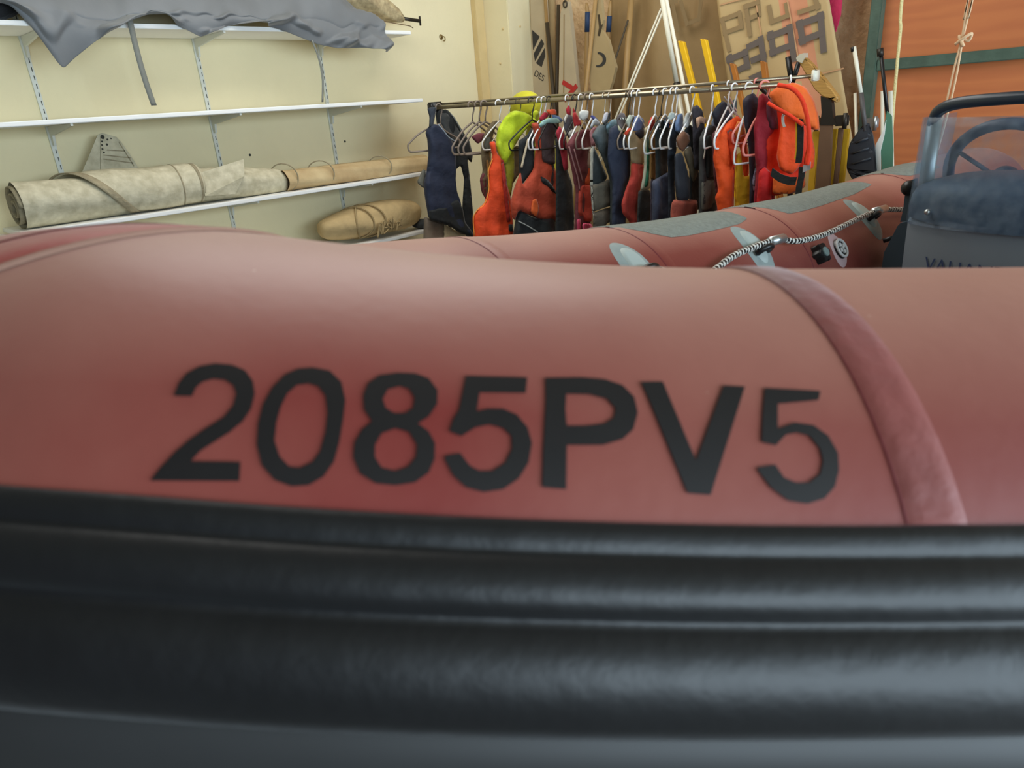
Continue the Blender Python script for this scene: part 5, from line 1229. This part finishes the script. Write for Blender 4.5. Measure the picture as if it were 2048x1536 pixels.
hung(1274, 'buoyancy_aid', 'buoyancy aid', 'two-tone vest, tan above and brick red below, in the middle of the rack', [
 ('tan_top', B([(212, 575), (245, 560), (280, 590), (315, 642), (356, 620), (356, 842), (250, 838), (245, 740), (225, 650)]), TAN, dict(puff=.02, R_=.03)),
 ('red_lower', B([(252, 832), (356, 838), (345, 950), (312, 1120), (305, 1320), (300, LOW), (220, LOW), (240, 1310), (180, 1240), (172, 1160), (208, 1040), (248, 940)]), BRICK, dict(puff=.028, R_=.03, fold=.006)),
 ('orange_shoulder', B([(188, 592), (235, 545), (255, 560), (230, 600), (205, 615)]), fab(222, 74, 44), dict(d=.004, puff=.012, R_=.014)),
 ('blue_collar', B([(258, 520), (285, 455), (320, 445), (360, 490), (352, 560), (270, 580)]), fab(112, 134, 186), dict(d=.0, puff=.014, R_=.02)),
 ('navy_neck', B([(266, 585), (350, 552), (348, 622), (312, 642)]), fab(48, 46, 60), dict(d=.008, puff=.01, R_=.014)),
 ('white_shoulder', B([(215, 500), (245, 440), (285, 450), (260, 520), (240, 560)]), fab(196, 206, 190), dict(d=-.01, puff=.014, R_=.016))])
hanger(1266, H_WHITE, 'white hanger above the two-tone tan and red vest', half=.19, yaw=-.35)
hanger(1261, H_BRN, 'grey-brown hanger whose rounded end shows left of the tan and red vest', half=.2, yaw=-.35, r=.006)
hung(1292, 'wetsuit', 'wetsuit', 'green panelled wetsuit with pale seams, right of the tan and red vest', [
 ('body', B([(352, 615), (385, 598), (404, 680), (398, 900), (408, 1030), (382, 1052), (325, 1052), (345, 950), (358, 850)]), fab(196, 200, 178), dict(puff=.016, R_=.02)),
 ('green_panel', B([(364, 632), (384, 620), (392, 700), (386, 900), (378, 1015), (345, 1030), (356, 950), (366, 850)]), GRN, dict(d=.012, puff=.008, R_=.014)),
 ('black_legs', B([(318, 1055), (412, 1048), (420, 1260), (425, LOW), (300, LOW), (312, 1130)]), fab(54, 56, 56), dict(d=-.006, puff=.016)),
 ('cream_neck', B([(350, 560), (380, 530), (410, 560), (405, 620), (370, 620)]), fab(214, 206, 176), dict(d=.004, puff=.012, R_=.014))])
hanger(1277, H_WHITE, 'white hanger above the green panelled wetsuit', half=.19, yaw=-.35)
hung(1308, 'vest', 'vest', 'narrow ochre vest with a red neck beside the green panelled wetsuit', [
 ('body', B([(400, 620), (415, 580), (450, 570), (452, 960), (408, 968)]), OCH, dict(puff=.014, R_=.02)),
 ('red_neck', B([(380, 520), (410, 455), (440, 470), (440, 540), (400, 580)]), fab(222, 72, 62), dict(d=.004, puff=.012, R_=.014)),
 ('dark_hem', B([(408, 965), (452, 958), (455, LOW), (410, LOW)]), PURP, dict(puff=.012))])
hanger(1310, H_WHITE, 'white hanger with a sagging arm above the ochre vest', half=.18, r=.006, yaw=-.35, drop=.15)
hung(1326, 'wetsuit', 'wetsuit', 'black wetsuit with blue neck stripes and a white hanger end showing', [
 ('body', B([(440, 520), (480, 480), (540, 490), (560, 560), (545, 700), (545, LOW), (440, LOW), (448, 960), (446, 640)]), fab(44, 52, 52), dict(puff=.018)),
 ('blue_stripe', B([(498, 465), (516, 462), (518, 545), (504, 550)]), fab(150, 178, 214), dict(d=.016, puff=.006, R_=.008)),
 ('dark_blue_stripe', B([(518, 462), (536, 470), (540, 550), (522, 545)]), fab(44, 72, 128), dict(d=.016, puff=.006, R_=.008)),
 ('orange_neck', B([(536, 460), (556, 470), (556, 540), (542, 545)]), fab(224, 128, 84), dict(d=.01, puff=.006, R_=.008)),
 ('white_buckle', B([(450, 490), (466, 486), (468, 560), (454, 562)]), fab(196, 206, 206), dict(d=.018, puff=.006, R_=.008, fold=0))])
hanger(1322, H_DRK, 'dark wire hanger above the black wetsuit with blue neck stripes', half=.2, r=.0035, yaw=-.35)
hanger(1330, H_WHITE, 'white hanger end curling in front of the black wetsuit with blue neck stripes', half=.19, yaw=-.35, r=.006)
hung(1340, 'trousers', 'trousers', 'indigo blue trousers low on the rack, left of the brown and black vest', [
 ('body', B([(418, 980), (500, 935), (560, 900), (572, 1100), (560, 1270), (560, LOW), (425, LOW), (418, 1120)]), fab(66, 72, 92), dict(puff=.02, fold=.006)),
 ('pale_side_seam', B([(548, 1000), (552, 1150), (548, 1280)]), fab(176, 170, 160), dict(r=.003, d=.02))])
hung(1358, 'wetsuit', 'wetsuit', 'black wetsuit with a light blue chest, left of the brown and black vest', [
 ('body', B([(552, 590), (585, 500), (640, 480), (665, 560), (610, 640), (605, 1100), (600, LOW), (555, LOW), (550, 1000), (545, 800)]), fab(42, 50, 62), dict(puff=.016)),
 ('light_blue_chest', B([(585, 520), (610, 440), (650, 430), (660, 540), (630, 590), (590, 580)]), fab(128, 158, 206), dict(d=.014, puff=.008, R_=.014)),
 ('pale_collar', B([(540, 470), (560, 425), (600, 425), (610, 460), (570, 490)]), fab(206, 220, 214), dict(d=.002, puff=.012, R_=.014))])
hanger(1353, H_WHITE, 'white hanger above the black wetsuit with the light blue chest', half=.19, yaw=-.35)
hanger(1344, H_WHITE, 'white hanger end hanging low between the two black wetsuits', half=.2, yaw=-.35)
hung(1382, 'buoyancy_aid', 'buoyancy aid', 'brown and black vest with a ragged rust-orange hem', [
 ('brown_shoulder', B([(598, 645), (650, 570), (705, 600), (715, 665), (655, 745), (612, 705)]), BRN, dict(d=.012, puff=.016, R_=.02)),
 ('black_side', B([(675, 570), (730, 515), (792, 600), (795, 760), (805, 1210), (720, 1210), (722, 900), (700, 700)]), fab(40, 44, 44), dict(puff=.02)),
 ('khaki_panel', B([(650, 742), (712, 690), (760, 850), (768, 930), (730, 992), (690, 860)]), KHAKI, dict(d=.016, puff=.012, R_=.02)),
 ('navy_panel', B([(590, 765), (650, 742), (722, 990), (708, 1135), (608, 1135), (594, 1000)]), fab(46, 50, 58), dict(d=.008, puff=.016, R_=.02)),
 ('rust_hem', B([(582, 1130), (700, 1130), (785, 1125), (778, 1220), (770, LOW), (570, LOW), (570, 1260)]), fab(172, 84, 66), dict(d=.004, puff=.02, fold=.009)),
 ('pale_neck', B([(660, 520), (690, 430), (730, 420), (740, 480), (700, 560)]), fab(206, 206, 200), dict(d=.004, puff=.012, R_=.016))])
hanger(1384, H_WHITE, 'white hanger above the brown and black vest', half=.19, yaw=-.35)
hung(1397, 'vest', 'vest', 'dark vest with a peach collar, behind the charcoal vest with the pale pocket', [
 ('body', B([(745, 385), (785, 360), (832, 410), (842, 470), (850, 600), (810, 900), (760, 880), (745, 470)]), fab(64, 60, 68), dict(puff=.016)),
 ('peach_collar', B([(748, 470), (790, 455), (838, 475), (830, 520), (790, 510), (760, 560)]), fab(232, 188, 156), dict(d=.018, puff=.008, R_=.012))])
hung(1416, 'buoyancy_aid', 'buoyancy aid', 'charcoal vest with one pale grey pocket, left of the orange spray jacket', [
 ('body', B([(800, 640), (830, 570), (870, 525), (935, 520), (940, 760), (925, 940), (945, 1200), (950, LOW), (800, LOW), (800, 900)]), fab(62, 64, 64), dict(puff=.02)),
 ('grey_pocket', B([(802, 980), (845, 968), (925, 962), (938, 1190), (800, 1215)]), fab(112, 112, 102), dict(d=.014, puff=.02, R_=.02)),
 ('dark_panel', B([(835, 620), (880, 600), (900, 940), (835, 960)]), fab(44, 52, 52), dict(d=.016, puff=.008, R_=.014)),
 ('light_blue_collar', B([(880, 510), (905, 455), (950, 460), (962, 540), (905, 575)]), fab(170, 192, 216), dict(d=.012, puff=.012, R_=.016)),
 ('pale_edge', B([(808, 640), (818, 720), (806, 800)]), fab(176, 170, 156), dict(r=.004, d=.022))])
hanger(1424, H_WHITE, 'white hanger above the charcoal vest with the pale pocket', half=.19)
hung(1440, 'vest', 'vest', 'maroon vest squeezed behind the orange spray jacket', [
 ('body', B([(905, 600), (940, 560), (990, 640), (985, 900), (990, 1190), (990, LOW), (925, LOW), (945, 1150), (915, 900)]), fab(110, 62, 68), dict(puff=.014))])
hung(1440, 'jacket', 'jacket', 'dark navy jacket whose shoulders rise behind the orange spray jacket', [
 ('body', B([(905, 430), (940, 370), (990, 330), (1030, 345), (1075, 430), (1060, 560), (1000, 620), (930, 520)]), fab(54, 58, 72), dict(puff=.02)),
 ('teal_hood', B([(1030, 400), (1050, 330), (1080, 310), (1090, 350), (1080, 430)]), fab(58, 78, 82), dict(d=.014, puff=.014, R_=.016)),
 ('pale_edge', B([(970, 300), (1010, 360), (1055, 440)]), fab(222, 206, 196), dict(r=.004, d=.024)),
 ('pale_edge', B([(1000, 280), (1035, 350), (1070, 420)]), fab(222, 176, 166), dict(r=.004, d=.024))], rear=True)
hung(1474, 'spray_jacket', 'jacket', 'bright orange-red spray jacket with a yellow front panel', [
 ('yellow_panel', B([(1085, 770), (1130, 740), (1150, 940), (1207, 930), (1210, 1150), (1210, LOW), (1075, LOW), (1080, 1150)]), YEL, dict(d=.012, puff=.018)),
 ('body', B([(1000, 525), (1060, 480), (1110, 450), (1150, 480), (1172, 560), (1192, 700), (1204, 820), (1204, 935), (1165, 960), (1140, 760), (1115, 640), (1085, 700), (1092, 900), (1082, 1150), (1070, LOW), (945, LOW), (950, 1195), (928, 1110), (955, 1060), (935, 900), (913, 800), (925, 700), (960, 580)]), BORN, dict(puff=.035, R_=.04, fold=.009)),
 ('sleeve_fold', B([(1000, 560), (1035, 545), (1070, 620), (1080, 760), (1060, 900), (1030, 760)]), fab(238, 70, 22), dict(d=.026, puff=.016, R_=.02)),
 ('inner_neck', B([(1060, 560), (1090, 490), (1130, 500), (1145, 600), (1110, 650), (1080, 640)]), fab(250, 140, 60), dict(d=.024, puff=.01, R_=.014)),
 ('pink_label', B([(1092, 612), (1135, 596), (1138, 606), (1095, 622)]), fab(250, 160, 170), dict(d=.04, puff=.003, R_=.005, fold=0))], yaw=-.55)
hanger(1468, H_WHITE, 'white hanger in the neck of the orange spray jacket', half=.17, yaw=-.55)
hanger(1456, H_WHITE, 'white curved hook hanger just left of the orange spray jacket', half=.2, rear=True, yaw=-.35)
hung(1500, 'wetsuit', 'wetsuit', 'long dark purple-navy wetsuit between the orange spray jacket and the crimson one', [
 ('body', B([(1150, 330), (1190, 285), (1245, 265), (1290, 330), (1290, 500), (1265, 640), (1262, 860), (1255, LOW), (1195, LOW), (1210, 1000), (1200, 700), (1165, 500)]), fab(62, 56, 72), dict(puff=.02)),
 ('lavender_edge', B([(1214, 970), (1240, 860), (1256, 860), (1246, 1040), (1222, 1058)]), fab(168, 160, 190), dict(d=.016, puff=.006, R_=.01))], yaw=-.5)
hanger(1497, H_WHITE, 'white hanger with long thin arms between the two orange garments', half=.075, yaw=-.5, drop=.2)
hung(1536, 'salopettes', 'trousers', 'crimson padded salopettes beside the large orange lifejacket', [
 ('body', B([(1280, 290), (1320, 265), (1440, 375), (1450, 600), (1420, 900), (1400, LOW), (1220, LOW), (1245, 1100), (1265, 900), (1250, 750), (1250, 650), (1240, 560), (1270, 420)]), fab(160, 26, 44), dict(puff=.03, R_=.04, fold=.007)),
 ('red_leg', B([(1262, 900), (1310, 860), (1375, 920), (1365, 1085), (1360, LOW), (1235, LOW), (1245, 1110)]), fab(226, 36, 34), dict(d=.022, puff=.016, R_=.02)),
 ('dark_inside', B([(1320, 330), (1400, 380), (1420, 560), (1350, 560), (1320, 440)]), fab(104, 44, 62), dict(d=.024, puff=.01, R_=.02)),
 ('pink_lining', B([(1345, 345), (1390, 355), (1440, 395), (1430, 420), (1380, 400)]), fab(222, 74, 106), dict(d=.034, puff=.01, R_=.012, fold=.008))], yaw=-.55)
hanger(1528, H_PINK, 'pink-red hanger hung in front of the crimson salopettes', half=.10, off=.0, drop=.16, r=.006, yaw=-.75)
hanger(1512, H_PINK, 'pinkish curved hanger behind the dark purple-navy wetsuit', half=.15, rear=True, yaw=-.4)
# big orange lifejacket with padded collar, straps and reflective tape, facing the boat
LJ1 = fab(255, 84, 22); LJ2 = fab(252, 112, 36); LJ3 = fab(255, 62, 20)
q0 = onY(1580, 300, 3.17)
lj = empty('lifejacket', (q0[0], 3.2, onY(1580, 385, 3.17)[2]), 'large bright orange lifejacket with padded collar at the right end of the rack', 'lifejacket', 'clothing hung on the rack')
LJP = Plane(1584, -.85, True)
def puff(name, pts, d, m, pf=.03, R_=.03, fold=.005): return panel(name, LJP, pts, m, lj, d=d, puff=pf, R_=R_, fold=fold)
puff('back_panel', [(1528, 215), (1560, 190), (1600, 205), (1616, 250), (1620, 330), (1606, 372), (1560, 392), (1530, 394), (1526, 330)], -.02, LJ3, .03)
puff('front_lobe', [(1556, 226), (1574, 222), (1592, 232), (1600, 258), (1598, 312), (1588, 336), (1574, 348), (1552, 338), (1545, 312), (1552, 262)], .055, LJ1, .05, .05, .007)
puff('front_lobe', [(1604, 250), (1614, 262), (1622, 300), (1620, 334), (1602, 340), (1600, 318), (1606, 290)], .05, LJ1, .035, .03)
puff('skirt', [(1542, 336), (1566, 352), (1590, 354), (1604, 350), (1606, 372), (1580, 386), (1540, 386)], .035, LJ2, .03, .03, .006)
puff('padded_collar', [(1521, 188), (1540, 173), (1570, 166), (1594, 176), (1609, 200), (1618, 232), (1620, 258), (1606, 258), (1582, 244), (1550, 226), (1528, 207)], .115, LJ2, .035, .035)
bm = bmesh.new(); sweep(bm, smoothpath([onY(a, b, 3.04) for a, b in [(1556, 170), (1582, 176), (1602, 196), (1613, 228), (1618, 262), (1619, 300), (1614, 330)]], 5), .009, 10); build('collar_rim', bm, LJ3, lj)
bm = bmesh.new(); sweep(bm, smoothpath([onY(a, b, 3.03) for a, b in [(1536, 206), (1552, 216), (1578, 230), (1606, 250)]], 5), .008, 8); build('collar_seam', bm, LJ3, lj)
bm = bmesh.new(); ribbon(bm, [onY(a, b, 3.05) for a, b in [(1600, 238), (1601, 262), (1600, 300), (1597, 326)]], .026, .004, side=(1, 0, 0)); build('black_strap', bm, BLK, lj, False)
bm = bmesh.new(); ribbon(bm, [onY(a, b, 3.055) for a, b in [(1594, 236), (1595, 262), (1595, 300), (1592, 318)]], .014, .004, side=(1, 0, 0)); build('yellow_edge', bm, YEL, lj, False)
bm = bmesh.new(); ribbon(bm, [onY(a, b, 3.07) for a, b in [(1543, 344), (1560, 356), (1578, 362), (1592, 362)]], .034, .004, side=(.2, 0, 1)); build('waist_belt', bm, BLK, lj, False)
bm = bmesh.new(); ribbon(bm, [onY(a, b, 3.06) for a, b in [(1604, 334), (1603, 352), (1598, 376), (1596, 400)]], .026, .004, side=(1, 0, 0)); build('hanging_strap', bm, BLK, lj, False)
bm = bmesh.new(); ribbon(bm, [onY(a, b, 3.05) for a, b in [(1606, 338), (1621, 331)]], .030, .004, side=(0, 0, 1)); build('reflective_patch', bm, mat('silver_reflective', C(206, 206, 214), .3, .5), lj, False)
bm = bmesh.new(); sweep(bm, smoothpath([onY(a, b, 3.05) for a, b in [(1571, 226), (1566, 232), (1566, 244), (1569, 254)]], 5), .006, 8); build('white_toggle', bm, WHT, lj)
hanger(1578, H_WHITE, 'white hook piece hanging in front of the lifejacket collar', half=.03, drop=.03, yaw=.5, r=.006, rear=True)

# ---------------------------------------------------------------- light: the open boat door, the roof light, the sky outside
def area(name, loc, aim, sx, sy, power, col):
    l = bpy.data.lights.new(name, 'AREA'); l.shape = 'RECTANGLE'; l.size = sx; l.size_y = sy; l.energy = power; l.color = col
    o = bpy.data.objects.new(name, l); COL.objects.link(o); o.location = loc
    o.rotation_euler = (Vector(aim) - Vector(loc)).to_track_quat('-Z', 'Y').to_euler(); return o
area('door_daylight', (XR + .1, (OY0 + OY1) / 2, OZ / 2), (XL, (OY0 + OY1) / 2, OZ / 2), OY1 - OY0, OZ, 370, (.68, .86, 1.0))
area('strake_sheen_light', (XR + .1, (WY0 + WY1) / 2, (WZ0 + WZ1) / 2), (XL, (WY0 + WY1) / 2, (WZ0 + WZ1) / 2), WY1 - WY0, WZ1 - WZ0, 150, (.70, .87, 1.0))  # added lamp in the unseen opening, for a sheen on the strake
area('roof_light', ((SX0 + SX1) / 2, (SY0 + SY1) / 2, ZC + .06), ((SX0 + SX1) / 2, (SY0 + SY1) / 2, 0), SX1 - SX0, SY1 - SY0, 75, (1.0, .95, .86))
w = bpy.data.worlds.new('sky'); SC.world = w; w.use_nodes = True
w.node_tree.nodes['Background'].inputs['Color'].default_value = (.80, .9, 1.0, 1); w.node_tree.nodes['Background'].inputs['Strength'].default_value = 1.0
SC.view_settings.view_transform = 'Standard'; SC.view_settings.look = 'None'; SC.view_settings.gamma = 1; SC.view_settings.use_curve_mapping = False
SC.view_settings.exposure = -0.12
SC.cycles.max_bounces = 8; SC.cycles.transparent_max_bounces = 12
